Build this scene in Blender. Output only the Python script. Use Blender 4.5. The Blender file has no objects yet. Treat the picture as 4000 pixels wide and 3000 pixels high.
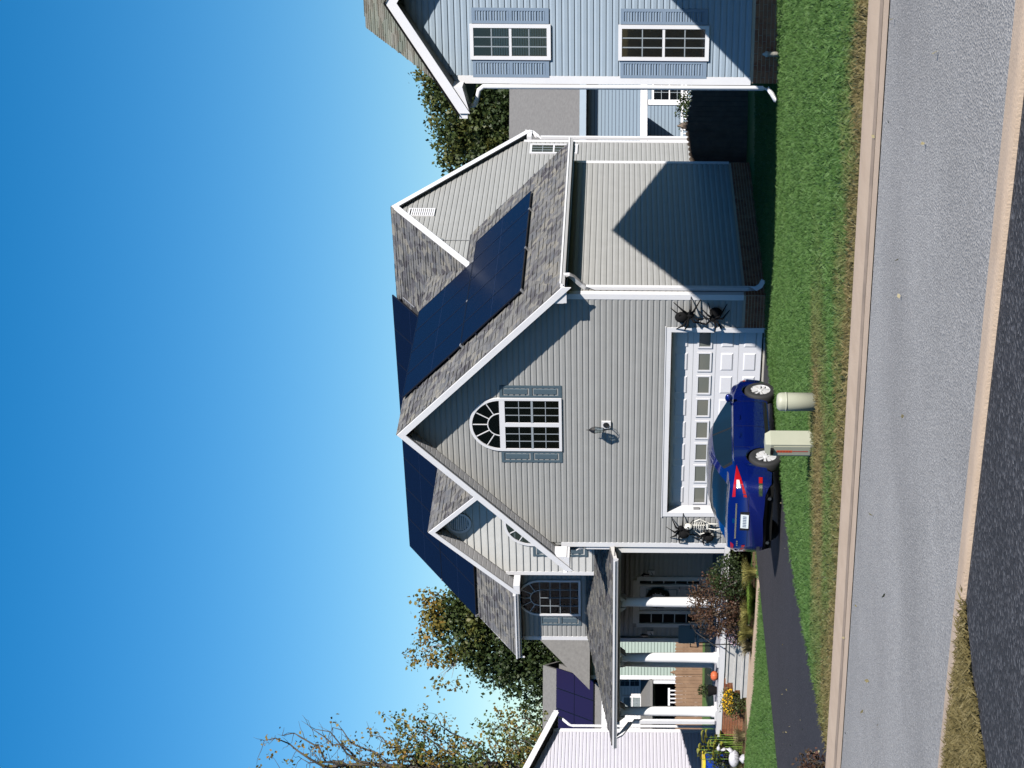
import bpy, bmesh, math, random
import numpy as np
from mathutils import Vector, Matrix
from mathutils.bvhtree import BVHTree
random.seed(7); rng = np.random.default_rng(7)
S = bpy.context.scene
COL = S.collection
# ------------------------------------------------------------------ camera, sky, sun, exposure
CAM = Vector((19.904, -35.395, 3.36))
YAW = math.radians(32.2)
fwd = Vector((-math.sin(YAW), math.cos(YAW), 0)); rgt = Vector((math.cos(YAW), math.sin(YAW), 0)); dwn = Vector((0, 0, -1))
cd = bpy.data.cameras.new('camera'); cam = bpy.data.objects.new('camera', cd); COL.objects.link(cam); S.camera = cam
ro = 0.0068                                    # the phone was held on its side: world-up is the left of the picture
lx = (dwn + rgt*ro).normalized(); ly = (rgt - dwn*ro).normalized(); lz = lx.cross(ly)
cam.matrix_world = Matrix(((lx.x, ly.x, lz.x, CAM.x), (lx.y, ly.y, lz.y, CAM.y), (lx.z, ly.z, lz.z, CAM.z), (0, 0, 0, 1)))
cd.sensor_width = 36; cd.lens = 36*7000/4000; cd.shift_x = -415/4000; cd.clip_start = .1; cd.clip_end = 3000
SUN = Vector((-1, .62, -.74)).normalized()     # direction the light travels
W = bpy.data.worlds.new('World'); S.world = W; W.use_nodes = True
wn = W.node_tree.nodes; wl = W.node_tree.links
bg = wn['Background']; sky = wn.new('ShaderNodeTexSky'); sky.sky_type = 'NISHITA'; sky.sun_disc = False
sky.sun_elevation = math.asin(-SUN.z); sky.sun_rotation = math.atan2(-SUN.x, -SUN.y)
sky.altitude = 0; sky.air_density = 1.0; sky.dust_density = .3; sky.ozone_density = 3.0
hs = wn.new('ShaderNodeHueSaturation'); hs.inputs['Saturation'].default_value = 1.45     # deep clear-day blue
wl.new(sky.outputs[0], hs.inputs['Color']); wl.new(hs.outputs[0], bg.inputs[0]); bg.inputs[1].default_value = .070
sd = bpy.data.lights.new('sun', 'SUN'); sd.energy = 5.0; sd.angle = math.radians(.53); sd.color = (1, .945, .865)
so = bpy.data.objects.new('sun', sd); COL.objects.link(so); so.rotation_euler = SUN.to_track_quat('-Z', 'Y').to_euler(); so.location = (30, -30, 30)
vs = S.view_settings; vs.view_transform = 'Standard'; vs.look = 'None'; vs.exposure = .74; vs.gamma = 1; vs.use_curve_mapping = False
S.cycles.max_bounces = 6; S.cycles.diffuse_bounces = 0; S.cycles.glossy_bounces = 3; S.cycles.transparent_max_bounces = 8

# ------------------------------------------------------------------ terrain
def sp(v, s=1.5): return np.logaddexp(0, np.asarray(v, float)/s)*s
def T(X, Y):
    X = np.minimum(X, 45); Y = np.maximum(Y, -60)
    return .028*sp(-np.asarray(Y, float)) + .055*sp(np.asarray(X, float)-1) - .05 + .09*np.exp(-((X-8.5)**2+(Y+5.3)**2)/12.5)
def Tz(x, y): return float(T(x, y))

# ------------------------------------------------------------------ materials
MATS = {}
ALB = .80                                      # overall reflectance scale that goes with the exposure
def ramp(nt, stops, k=None):
    k = ALB if k is None else k
    r = nt.nodes.new('ShaderNodeValToRGB'); e = r.color_ramp.elements
    while len(e) < len(stops): e.new(.5)
    for i, (p, c) in enumerate(stops): e[i].position = p; e[i].color = (c[0]*k, c[1]*k, c[2]*k, 1)
    return r
def mat(name, col, rough=.6, spec=.5, metal=0, var=None, nscale=6, bump=0, bscale=40, coat=0, coord='Object', detail=6):
    """principled material; var = second colour mixed in by noise"""
    m = bpy.data.materials.new(name); m.use_nodes = True; nt = m.node_tree; b = nt.nodes['Principled BSDF']; L = nt.links
    b.inputs['Base Color'].default_value = (col[0]*ALB, col[1]*ALB, col[2]*ALB, 1); b.inputs['Roughness'].default_value = rough; b.inputs['Metallic'].default_value = metal
    b.inputs['Specular IOR Level'].default_value = spec
    if coat: b.inputs['Coat Weight'].default_value = coat; b.inputs['Coat Roughness'].default_value = .03
    g = nt.nodes.new('ShaderNodeNewGeometry')
    if var is not None:
        n = nt.nodes.new('ShaderNodeTexNoise'); n.inputs['Scale'].default_value = nscale; n.inputs['Detail'].default_value = detail; n.inputs['Roughness'].default_value = .65
        L.new(g.outputs['Position'], n.inputs['Vector'])
        r = ramp(nt, [(.3, col), (.7, var)]); L.new(n.outputs['Fac'], r.inputs[0]); L.new(r.outputs[0], b.inputs['Base Color'])
    if bump:
        n2 = nt.nodes.new('ShaderNodeTexNoise'); n2.inputs['Scale'].default_value = bscale; n2.inputs['Detail'].default_value = 5; L.new(g.outputs['Position'], n2.inputs['Vector'])
        bp = nt.nodes.new('ShaderNodeBump'); bp.inputs['Strength'].default_value = bump; bp.inputs['Distance'].default_value = .02
        L.new(n2.outputs['Fac'], bp.inputs['Height']); L.new(bp.outputs[0], b.inputs['Normal'])
    MATS[name] = m; return m
def cellmat(name, cols, scale, rough=.85, bump=.3, aniso=(1, 1, 1)):
    """patchy tones: voronoi cells in several tones plus grain"""
    m = bpy.data.materials.new(name); m.use_nodes = True; nt = m.node_tree; b = nt.nodes['Principled BSDF']; L = nt.links
    b.inputs['Roughness'].default_value = rough; b.inputs['Specular IOR Level'].default_value = .25
    g = nt.nodes.new('ShaderNodeNewGeometry'); mp = nt.nodes.new('ShaderNodeMapping'); mp.inputs['Scale'].default_value = aniso
    L.new(g.outputs['Position'], mp.inputs[0])
    v = nt.nodes.new('ShaderNodeTexVoronoi'); v.inputs['Scale'].default_value = scale; L.new(mp.outputs[0], v.inputs['Vector'])
    s = nt.nodes.new('ShaderNodeSeparateColor'); L.new(v.outputs['Color'], s.inputs[0])
    r = ramp(nt, [(i/(len(cols)-1), c) for i, c in enumerate(cols)]); L.new(s.outputs[0], r.inputs[0])
    n = nt.nodes.new('ShaderNodeTexNoise'); n.inputs['Scale'].default_value = 90; n.inputs['Detail'].default_value = 4; L.new(g.outputs['Position'], n.inputs['Vector'])
    mx = nt.nodes.new('ShaderNodeMix'); mx.data_type = 'RGBA'; mx.blend_type = 'MULTIPLY'; mx.inputs[0].default_value = .55
    r2 = ramp(nt, [(.3, (.45, .45, .45)), (.7, (1.3, 1.3, 1.3))], 1); L.new(n.outputs['Fac'], r2.inputs[0])
    L.new(r.outputs[0], mx.inputs[6]); L.new(r2.outputs[0], mx.inputs[7]); L.new(mx.outputs[2], b.inputs['Base Color'])
    bp = nt.nodes.new('ShaderNodeBump'); bp.inputs['Strength'].default_value = bump; bp.inputs['Distance'].default_value = .01
    L.new(n.outputs['Fac'], bp.inputs['Height']); L.new(bp.outputs[0], b.inputs['Normal'])
    MATS[name] = m; return m
def glassmat(name, tint, refl=.12, rough=.02):
    """window glass: see-through with a mirror coat"""
    m = bpy.data.materials.new(name); m.use_nodes = True; nt = m.node_tree; L = nt.links
    for n in list(nt.nodes): nt.nodes.remove(n)
    o = nt.nodes.new('ShaderNodeOutputMaterial'); t = nt.nodes.new('ShaderNodeBsdfTransparent'); t.inputs[0].default_value = (*tint, 1)
    gl = nt.nodes.new('ShaderNodeBsdfGlossy'); gl.inputs['Roughness'].default_value = rough
    f = nt.nodes.new('ShaderNodeFresnel'); f.inputs[0].default_value = 1.5
    a = nt.nodes.new('ShaderNodeMath'); a.operation = 'ADD'; a.inputs[1].default_value = refl; L.new(f.outputs[0], a.inputs[0])
    mx = nt.nodes.new('ShaderNodeMixShader'); L.new(a.outputs[0], mx.inputs[0]); L.new(t.outputs[0], mx.inputs[1]); L.new(gl.outputs[0], mx.inputs[2]); L.new(mx.outputs[0], o.inputs[0])
    MATS[name] = m; return m
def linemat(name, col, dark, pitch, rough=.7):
    """far clapboard: shade under each lap painted in as a thin dark line"""
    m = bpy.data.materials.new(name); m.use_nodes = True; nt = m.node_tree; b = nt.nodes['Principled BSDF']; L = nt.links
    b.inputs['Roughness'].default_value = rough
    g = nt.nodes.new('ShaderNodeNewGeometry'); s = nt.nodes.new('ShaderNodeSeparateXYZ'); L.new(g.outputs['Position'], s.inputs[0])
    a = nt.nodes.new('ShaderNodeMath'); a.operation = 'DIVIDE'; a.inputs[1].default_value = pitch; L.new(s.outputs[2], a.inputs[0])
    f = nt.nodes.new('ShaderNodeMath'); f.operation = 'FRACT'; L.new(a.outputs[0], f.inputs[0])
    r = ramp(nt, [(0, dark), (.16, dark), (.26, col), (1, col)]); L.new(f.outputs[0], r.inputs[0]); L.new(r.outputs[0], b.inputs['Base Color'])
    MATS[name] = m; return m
mat('siding', (.335, .335, .33), .55, .4, var=(.37, .37, .365), nscale=2.5, bump=.05, bscale=25)
mat('siding_shake', (.58, .58, .57), .6, .4, var=(.64, .64, .63), nscale=4, bump=.1, bscale=18)
mat('siding_blue', (.315, .39, .47), .55, .4, var=(.345, .42, .50), nscale=2.5, bump=.05)
mat('siding_white', (.56, .55, .63), .55, .4, var=(.60, .59, .66), nscale=2)
mat('trim', (.80, .80, .83), .45, .5, var=(.74, .74, .78), nscale=1.5)
mat('soffit', (.62, .61, .60), .6, .3)
mat('shutter', (.075, .115, .15), .45, .4, var=(.09, .13, .16), nscale=5)
mat('shutter_blue', (.20, .27, .37), .5, .4, var=(.23, .30, .40), nscale=5)
cellmat('shingle', [(.085, .085, .09), (.21, .205, .195), (.13, .135, .15), (.26, .245, .215), (.16, .16, .165), (.075, .07, .08), (.19, .19, .20)], 5.5, bump=.5)
cellmat('shingle_green', [(.20, .22, .18), (.27, .28, .23), (.23, .21, .17), (.31, .31, .27)], 3.6, bump=.5)
mat('roof_far', (.165, .16, .158), .9, .2, var=(.22, .215, .21), nscale=9, bump=.3, bscale=20)
mat('roof_under', (.05, .05, .055), .9, .2)
mat('solar_glass', (.004, .007, .022), .25, .12)
mat('solar_purple', (.016, .012, .045), .3, .22)
mat('solar_frame', (.006, .008, .018), .4, .5)
mat('solar_line', (.011, .018, .050), .4, .5)
mat('metal_grey', (.40, .40, .41), .45, .5, metal=.6)
cellmat('brick', [(.30, .12, .06), (.38, .17, .09), (.25, .09, .05), (.42, .21, .12)], 7, bump=.4)
mat('mortar', (.55, .47, .38), .9, .2, bump=.3)
mat('black', (.008, .008, .009), .9, .15)
mat('room_dark', (.012, .012, .013), .9, .1)
mat('room_dim', (.05, .06, .07), .9, .1)
glassmat('glass', (.75, .80, .82), .05)
mat('muntin_grey', (.30, .34, .38), .5, .3)
glassmat('glass_dark', (.35, .38, .40), -.03)
mat('blind', (.62, .64, .64), .6, .3)
mat('garage_white', (.80, .80, .84), .4, .5, var=(.77, .77, .82), nscale=1.2)
mat('garage_glass', (.14, .16, .15), .06, .6, var=(.20, .20, .17), nscale=.9, detail=1)
mat('porch_white', (.78, .78, .80), .5, .4)
mat('porch_floor', (.36, .36, .42), .7, .3, var=(.42, .42, .47), nscale=4)
mat('step_white', (.66, .65, .63), .7, .3, var=(.55, .54, .53), nscale=6, bump=.15)
mat('door_teal', (.030, .095, .14), .4, .5)
mat('wreath', (.02, .022, .015), .9, .2, bump=.8, bscale=60)
mat('concrete_tan', (.50, .38, .28), .85, .25, var=(.58, .45, .34), nscale=3, bump=.3, bscale=60)
mat('concrete_pale', (.60, .57, .50), .85, .25, var=(.50, .47, .42), nscale=5, bump=.25)
mat('gutter_dark', (.24, .19, .15), .9, .2, var=(.40, .31, .24), nscale=2.5, bump=.2)
mat('soil', (.13, .085, .05), .95, .1, var=(.22, .15, .09), nscale=14, bump=.8, bscale=30)
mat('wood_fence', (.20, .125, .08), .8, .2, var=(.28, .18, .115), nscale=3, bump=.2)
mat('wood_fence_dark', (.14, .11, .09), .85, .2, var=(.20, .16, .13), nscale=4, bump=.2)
mat('bark', (.075, .065, .055), .9, .15, var=(.12, .105, .09), nscale=8, bump=.6)
mat('bark_pale', (.22, .21, .20), .9, .15, var=(.30, .29, .27), nscale=8)
mat('utility_green', (.38, .39, .30), .5, .4, var=(.42, .42, .33), nscale=3)
mat('label_orange', (.70, .10, .025), .5, .4)
mat('label_red', (.45, .06, .04), .5, .4)
mat('lamp_metal', (.014, .014, .016), .4, .5)
mat('lamp_glass', (.60, .62, .65), .1, .5)
mat('bone', (.72, .71, .66), .6, .3)
mat('bin_blue', (.010, .055, .42), .35, .5)
mat('bin_yellow', (.80, .60, .05), .4, .5)
mat('statue', (.45, .45, .50), .7, .3, var=(.60, .60, .64), nscale=6)
mat('pumpkin', (.50, .10, .04), .5, .4, var=(.60, .15, .06), nscale=5)
mat('flower_yellow', (.85, .50, .02), .6, .2)
mat('flower_pink', (.60, .42, .50), .7, .2)
mat('chair_blue', (.16, .25, .33), .6, .3)
mat('paint_blue', (.003, .012, .16), .14, .5, metal=.4, coat=1.0)
mat('car_glass', (.008, .014, .018), .04, .6)
mat('car_black', (.012, .012, .013), .5, .4)
mat('car_under', (.010, .010, .010), .9, .1)
mat('tyre', (.028, .028, .030), .75, .3)
mat('alloy', (.80, .80, .82), .3, .5, metal=.25)
mat('chrome', (.75, .75, .78), .12, .5, metal=1.0)
mat('lamp_red', (.38, .006, .010), .08, .6, coat=1)
mat('lamp_clear', (.75, .75, .72), .08, .6, coat=1)
mat('marker_amber', (.85, .12, .02), .2, .5)
mat('plate', (.72, .78, .80), .4, .4)
mat('plate_ink', (.10, .14, .22), .5, .3)
def emit(name, col, st):
    m = bpy.data.materials.new(name); m.use_nodes = True; b = m.node_tree.nodes['Principled BSDF']
    b.inputs['Base Color'].default_value = (*col, 1); b.inputs['Emission Color'].default_value = (*col, 1); b.inputs['Emission Strength'].default_value = st
    MATS[name] = m
emit('bulb', (1, .62, .12), 1.6)
linemat('far_blue', (.22, .29, .37), (.07, .10, .14), .13)  # blue darkened all over, tree shade put into the colour
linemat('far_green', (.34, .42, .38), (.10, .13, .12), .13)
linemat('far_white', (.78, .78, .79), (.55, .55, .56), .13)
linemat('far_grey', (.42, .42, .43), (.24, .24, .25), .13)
def asphalt(name, a, b_, c, sc):
    m = bpy.data.materials.new(name); m.use_nodes = True; nt = m.node_tree; p = nt.nodes['Principled BSDF']; L = nt.links
    p.inputs['Roughness'].default_value = .85; p.inputs['Specular IOR Level'].default_value = .3
    g = nt.nodes.new('ShaderNodeNewGeometry')
    v = nt.nodes.new('ShaderNodeTexVoronoi'); v.inputs['Scale'].default_value = sc; L.new(g.outputs['Position'], v.inputs['Vector'])
    s = nt.nodes.new('ShaderNodeSeparateColor'); L.new(v.outputs['Color'], s.inputs[0])
    r = ramp(nt, [(0, a), (.72, b_), (1, c)]); L.new(s.outputs[0], r.inputs[0])
    n = nt.nodes.new('ShaderNodeTexNoise'); n.inputs['Scale'].default_value = .55; n.inputs['Detail'].default_value = 8; L.new(g.outputs['Position'], n.inputs['Vector'])
    r2 = ramp(nt, [(.3, (.84, .84, .84)), (.7, (1.1, 1.1, 1.1))], 1); L.new(n.outputs['Fac'], r2.inputs[0])
    mx = nt.nodes.new('ShaderNodeMix'); mx.data_type = 'RGBA'; mx.blend_type = 'MULTIPLY'; mx.inputs[0].default_value = 1
    L.new(r.outputs[0], mx.inputs[6]); L.new(r2.outputs[0], mx.inputs[7]); L.new(mx.outputs[2], p.inputs['Base Color'])
    bp = nt.nodes.new('ShaderNodeBump'); bp.inputs['Strength'].default_value = .7; bp.inputs['Distance'].default_value = .012
    L.new(v.outputs['Distance'], bp.inputs['Height']); L.new(bp.outputs[0], p.inputs['Normal'])
    MATS[name] = m
asphalt('road_grey', (.28, .272, .265), (.37, .36, .35), (.47, .455, .44), 70)
asphalt('drive_black', (.022, .022, .025), (.048, .047, .052), (.13, .13, .14), 55)
asphalt('drive_sealed', (.022, .021, .026), (.029, .028, .035), (.050, .049, .058), 30)
def grassmat(name, blade):
    m = bpy.data.materials.new(name); m.use_nodes = True; nt = m.node_tree; p = nt.nodes['Principled BSDF']; L = nt.links
    p.inputs['Roughness'].default_value = .6; p.inputs['Specular IOR Level'].default_value = .25
    g = nt.nodes.new('ShaderNodeNewGeometry'); s = nt.nodes.new('ShaderNodeSeparateXYZ'); L.new(g.outputs['Position'], s.inputs[0])
    def M(op, a, b=None, c=None):
        n = nt.nodes.new('ShaderNodeMath'); n.operation = op
        for i, q in enumerate((a, b, c)):
            if q is None: continue
            if isinstance(q, (int, float)): n.inputs[i].default_value = q
            else: L.new(q, n.inputs[i])
        return n.outputs[0]
    def N(sc, d=5):
        n = nt.nodes.new('ShaderNodeTexNoise'); n.inputs['Scale'].default_value = sc; n.inputs['Detail'].default_value = d; n.inputs['Roughness'].default_value = .6; L.new(g.outputs['Position'], n.inputs['Vector']); return n.outputs['Fac']
    # distance behind the kerb line Y = -17.75 - .264 X ; dry thatch along the kerb, around the utility boxes, along drive edges
    dist = M('ADD', M('ADD', s.outputs[1], 17.75), M('MULTIPLY', s.outputs[0], .264))
    n1 = N(.9); n2 = N(7)
    wob = M('ADD', dist, M('MULTIPLY', M('SUBTRACT', n1, .5), 5.0))
    wob = M('ADD', wob, M('MULTIPLY', M('SUBTRACT', n2, .5), 2.0))
    dry = M('SUBTRACT', 1, M('SMOOTH_MIN', M('MULTIPLY', M('MAXIMUM', M('SUBTRACT', wob, .7), 0), .55), 1, .15))
    bx = M('SUBTRACT', s.outputs[0], 6.2); by = M('ADD', s.outputs[1], 16.0)
    bd = M('SQRT', M('ADD', M('MULTIPLY', M('MULTIPLY', bx, bx), .35), M('MULTIPLY', by, by)))
    bd = M('ADD', bd, M('MULTIPLY', M('SUBTRACT', n1, .5), 2.2))
    dry2 = M('MULTIPLY', M('SUBTRACT', 1, M('SMOOTH_MIN', M('MULTIPLY', M('MAXIMUM', M('SUBTRACT', bd, .5), 0), .62), 1, .15)), 1.1)
    near = M('MULTIPLY', M('LESS_THAN', s.outputs[1], -26), .75)
    dry = M('MINIMUM', M('MAXIMUM', M('MAXIMUM', dry, dry2), near), 1)
    n3 = N(1.6, 3); n4 = N(30, 2)
    gr = ramp(nt, [(.25, (.042, .105, .022)), (.5, (.080, .165, .040)), (.75, (.140, .235, .065))]); L.new(M('ADD', M('MULTIPLY', n3, .55), M('MULTIPLY', n4, .45)), gr.inputs[0])
    br = ramp(nt, [(.3, (.085, .062, .022)), (.5, (.19, .145, .062)), (.72, (.32, .26, .13))]); L.new(M('ADD', M('MULTIPLY', n2, .4), M('MULTIPLY', n4, .6)), br.inputs[0])
    mx = nt.nodes.new('ShaderNodeMix'); mx.data_type = 'RGBA'; L.new(M('MULTIPLY', dry, .92), mx.inputs[0]); L.new(gr.outputs[0], mx.inputs[6]); L.new(br.outputs[0], mx.inputs[7])
    L.new(mx.outputs[2], p.inputs['Base Color'])
    if blade:
        tr = nt.nodes.new('ShaderNodeBsdfTranslucent'); L.new(mx.outputs[2], tr.inputs[0]); ms = nt.nodes.new('ShaderNodeMixShader'); ms.inputs[0].default_value = .25
        L.new(p.outputs[0], ms.inputs[1]); L.new(tr.outputs[0], ms.inputs[2]); L.new(ms.outputs[0], nt.nodes['Material Output'].inputs[0])
    MATS[name] = m
grassmat('lawn_soil', False); grassmat('lawn_blade', True)
def leafmat(name, stops, sc=2.0):
    m = bpy.data.materials.new(name); m.use_nodes = True; nt = m.node_tree; p = nt.nodes['Principled BSDF']; L = nt.links
    p.inputs['Roughness'].default_value = .5; p.inputs['Specular IOR Level'].default_value = .3
    g = nt.nodes.new('ShaderNodeNewGeometry'); n = nt.nodes.new('ShaderNodeTexNoise'); n.inputs['Scale'].default_value = sc; n.inputs['Detail'].default_value = 6; n.inputs['Roughness'].default_value = .75
    L.new(g.outputs['Position'], n.inputs['Vector'])
    r = ramp(nt, stops); L.new(n.outputs['Fac'], r.inputs[0]); L.new(r.outputs[0], p.inputs['Base Color'])
    tr = nt.nodes.new('ShaderNodeBsdfTranslucent'); L.new(r.outputs[0], tr.inputs[0]); ms = nt.nodes.new('ShaderNodeMixShader'); ms.inputs[0].default_value = .3
    L.new(p.outputs[0], ms.inputs[1]); L.new(tr.outputs[0], ms.inputs[2]); L.new(ms.outputs[0], nt.nodes['Material Output'].inputs[0])
    MATS[name] = m
leafmat('leaf_mixed', [(.30, (.035, .075, .018)), (.48, (.085, .12, .03)), (.58, (.16, .15, .035)), (.68, (.28, .15, .03)), (.8, (.30, .12, .025))], 1.1)
leafmat('leaf_olive', [(.3, (.030, .055, .016)), (.5, (.07, .095, .028)), (.62, (.13, .13, .03)), (.75, (.20, .13, .03))], 1.2)
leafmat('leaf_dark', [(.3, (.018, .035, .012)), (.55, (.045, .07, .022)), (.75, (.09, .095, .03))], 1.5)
leafmat('leaf_autumn', [(.3, (.10, .12, .03)), (.5, (.22, .17, .035)), (.7, (.36, .15, .03))], 1.5)
leafmat('leaf_burgundy', [(.3, (.05, .055, .022)), (.5, (.10, .055, .035)), (.7, (.15, .07, .05))], 5)
leafmat('leaf_gold', [(.3, (.30, .28, .07)), (.5, (.46, .42, .13)), (.7, (.56, .50, .20))], 6)
leafmat('leaf_lime', [(.3, (.10, .20, .03)), (.5, (.22, .36, .06)), (.7, (.40, .50, .12))], 6)
leafmat('leaf_yellowgreen', [(.3, (.16, .19, .03)), (.5, (.38, .38, .06)), (.7, (.50, .46, .10))], 4)
leafmat('leaf_straw', [(.3, (.24, .20, .10)), (.5, (.38, .32, .17)), (.7, (.48, .42, .24))], 8)

# ------------------------------------------------------------------ geometry helpers
def tag(o, label=None, cat=None, group=None, kind=None):
    for k, v in (('label', label), ('category', cat), ('group', group), ('kind', kind)):
        if v: o[k] = v
    return o
def thing(name, label, cat, loc=(0, 0, 0), rz=0, group=None):
    o = bpy.data.objects.new(name, None); COL.objects.link(o); o.location = loc; o.rotation_euler = (0, 0, rz); o.empty_display_size = .1
    return tag(o, label, cat, group)
ident = lambda p: p
def frame(o, ux, nx):
    """wall frame: (u along wall, n out of wall, z up) -> parent space"""
    return lambda p: (o[0]+p[0]*ux[0]+p[1]*nx[0], o[1]+p[0]*ux[1]+p[1]*nx[1], p[2])
class MB:
    def __init__(s, xf=ident): s.v = []; s.f = []; s.mi = []; s.m = 0; s.xf = xf
    def add(s, vs, fs):
        k = len(s.v); s.v += [tuple(s.xf(p)) for p in vs]; s.f += [tuple(k+i for i in f) for f in fs]; s.mi += [s.m]*len(fs)
        return s
    def box(s, x0, x1, y0, y1, z0, z1):
        return s.add([(x, y, z) for z in (z0, z1) for y in (y0, y1) for x in (x0, x1)], [(0, 2, 3, 1), (4, 5, 7, 6), (0, 1, 5, 4), (2, 6, 7, 3), (0, 4, 6, 2), (1, 3, 7, 5)])
    def prism(s, poly, d0, d1, ax='n'):
        """poly of (u,z) extruded along n"""
        k = len(poly)
        mk = (lambda a, b, d: (a, d, b)) if ax == 'n' else ((lambda a, b, d: (d, a, b)) if ax == 'u' else (lambda a, b, d: (a, b, d)))
        return s.add([mk(a, b, d0) for a, b in poly]+[mk(a, b, d1) for a, b in poly], [tuple(range(k))[::-1], tuple(range(k, 2*k))]+[(i, (i+1) % k, k+(i+1) % k, k+i) for i in range(k)])
    def hexa(s, p): return s.add(p, [(0, 3, 2, 1), (4, 5, 6, 7), (0, 1, 5, 4), (1, 2, 6, 5), (2, 3, 7, 6), (3, 0, 4, 7)])
    def tube(s, pts, r, n=8, cap=True):
        pts = [Vector(p) for p in pts]; rs = r if isinstance(r, (list, tuple)) else [r]*len(pts); vs = []; fs = []
        up = Vector((0, 0, 1))
        for i, p in enumerate(pts):
            d = (pts[min(i+1, len(pts)-1)]-pts[max(i-1, 0)]).normalized()
            a = d.cross(up if abs(d.z) < .95 else Vector((1, 0, 0))).normalized(); b = d.cross(a)
            for j in range(n):
                t = 2*math.pi*j/n; vs.append(tuple(p+(a*math.cos(t)+b*math.sin(t))*rs[i]))
        for i in range(len(pts)-1):
            for j in range(n): fs.append((i*n+j, i*n+(j+1) % n, (i+1)*n+(j+1) % n, (i+1)*n+j))
        if cap: fs.append(tuple(range(n))[::-1]); fs.append(tuple((len(pts)-1)*n+j for j in range(n)))
        return s.add(vs, fs)
    def lathe(s, prof, c=(0, 0, 0), n=16, axis='z', cap=True):
        vs = []; fs = []
        for r, h in prof:
            for j in range(n):
                t = 2*math.pi*j/n; a, b = r*math.cos(t), r*math.sin(t)
                vs.append((c[0]+a, c[1]+b, c[2]+h) if axis == 'z' else ((c[0]+h, c[1]+a, c[2]+b) if axis == 'x' else (c[0]+a, c[1]+h, c[2]+b)))
        for i in range(len(prof)-1):
            for j in range(n): fs.append((i*n+j, i*n+(j+1) % n, (i+1)*n+(j+1) % n, (i+1)*n+j))
        if cap: fs.append(tuple(range(n))[::-1]); fs.append(tuple((len(prof)-1)*n+j for j in range(n)))
        return s.add(vs, fs)
    def ball(s, c, r, n=12, k=8, sq=(1, 1, 1)):
        return s.lathe([(max(1e-4, r*math.sin(math.pi*i/k)), -r*math.cos(math.pi*i/k)*sq[2]) for i in range(k+1)], c, n)
    def arc(s, cx, cz, r0, r1, a0, a1, n0, n1, k=16):
        """ring sector in the wall plane"""
        vs = []; fs = []
        for i in range(k+1):
            t = a0+(a1-a0)*i/k; c, q = math.cos(t), math.sin(t)
            vs += [(cx+r0*c, n0, cz+r0*q), (cx+r1*c, n0, cz+r1*q), (cx+r1*c, n1, cz+r1*q), (cx+r0*c, n1, cz+r0*q)]
        for i in range(k):
            for j in range(4): fs.append((4*i+j, 4*i+(j+1) % 4, 4*i+4+(j+1) % 4, 4*i+4+j))
        fs += [(3, 2, 1, 0), tuple(4*k+j for j in range(4))]
        return s.add(vs, fs)
    def build(s, name, mats, parent=None, smooth=False, fix=True):
        me = bpy.data.meshes.new(name); me.from_pydata(s.v, [], s.f)
        if isinstance(mats, str): mats = [mats]
        for m in mats: me.materials.append(MATS[m])
        if len(mats) > 1: me.polygons.foreach_set('material_index', s.mi)
        if fix:
            bm = bmesh.new(); bm.from_mesh(me); bmesh.ops.recalc_face_normals(bm, faces=bm.faces); bm.to_mesh(me); bm.free()
        if smooth: me.polygons.foreach_set('use_smooth', [True]*len(me.polygons))
        me.update(); o = bpy.data.objects.new(name, me); COL.objects.link(o); o.parent = parent
        return o
def npmesh(name, V, F, mats, parent=None, mi=None, smooth=False):
    V = np.asarray(V, np.float32); F = np.asarray(F, np.int32); k = F.shape[1]
    me = bpy.data.meshes.new(name); me.vertices.add(len(V)); me.vertices.foreach_set('co', V.ravel())
    me.loops.add(F.size); me.loops.foreach_set('vertex_index', F.ravel()); me.polygons.add(len(F)); me.polygons.foreach_set('loop_start', np.arange(len(F), dtype=np.int32)*k)
    if isinstance(mats, str): mats = [mats]
    for m in mats: me.materials.append(MATS[m])
    if mi is not None: me.polygons.foreach_set('material_index', np.asarray(mi, np.int32))
    if smooth: me.polygons.foreach_set('use_smooth', np.ones(len(F), bool))
    me.update(calc_edges=True); me.validate(); o = bpy.data.objects.new(name, me); COL.objects.link(o); o.parent = parent
    return o
def bar(xf, name, m, parent, *b): return MB(xf).box(*b).build(name, m, parent, fix=False)
# ------------------------------------------------------------------ setting: ground, street, kerbs, drives, walk
def lerp_line(a, b): return lambda X: a+b*X
gutY = lerp_line(-19.0, -.248); kerbY = lerp_line(-17.75, -.264); nearY = lerp_line(-25.33, -.149); nearBackY = lerp_line(-25.30, -.172)
gx = np.concatenate([np.linspace(-420, -40, 20), np.arange(-38, 40, 1.0), np.linspace(42, 420, 20)])
gy = np.concatenate([np.linspace(-420, -46, 16), np.arange(-44, 34, 1.0), np.linspace(36, 700, 20)])
GX, GY = np.meshgrid(gx, gy); GZ = T(GX, GY)
nx_, ny_ = len(gx), len(gy); idx = np.arange(nx_*ny_).reshape(ny_, nx_)
gf = np.stack([idx[:-1, :-1], idx[:-1, 1:], idx[1:, 1:], idx[1:, :-1]], -1).reshape(-1, 4)
gobj = npmesh('ground', np.stack([GX, GY, GZ], -1).reshape(-1, 3), gf, 'lawn_soil', smooth=True); gobj['kind'] = 'structure'
def sheet(name, rows, off, m, kind='structure', parent=None, smooth=True):
    """rows: list of point rows (x, y[, dz]); draped on the terrain"""
    V = []; F = []; n = len(rows[0])
    for r in rows:
        for p in r: V.append((p[0], p[1], Tz(p[0], p[1])+off+(p[2] if len(p) > 2 else 0)))
    for i in range(len(rows)-1):
        for j in range(n-1): F.append((i*n+j, i*n+j+1, (i+1)*n+j+1, (i+1)*n+j))
    o = npmesh(name, V, F, m, parent, smooth=smooth)
    if kind: o['kind'] = kind
    return o
XS = np.concatenate([np.linspace(-70, -12, 30), np.arange(-11, 24, .7), np.linspace(25, 55, 20)])
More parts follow.
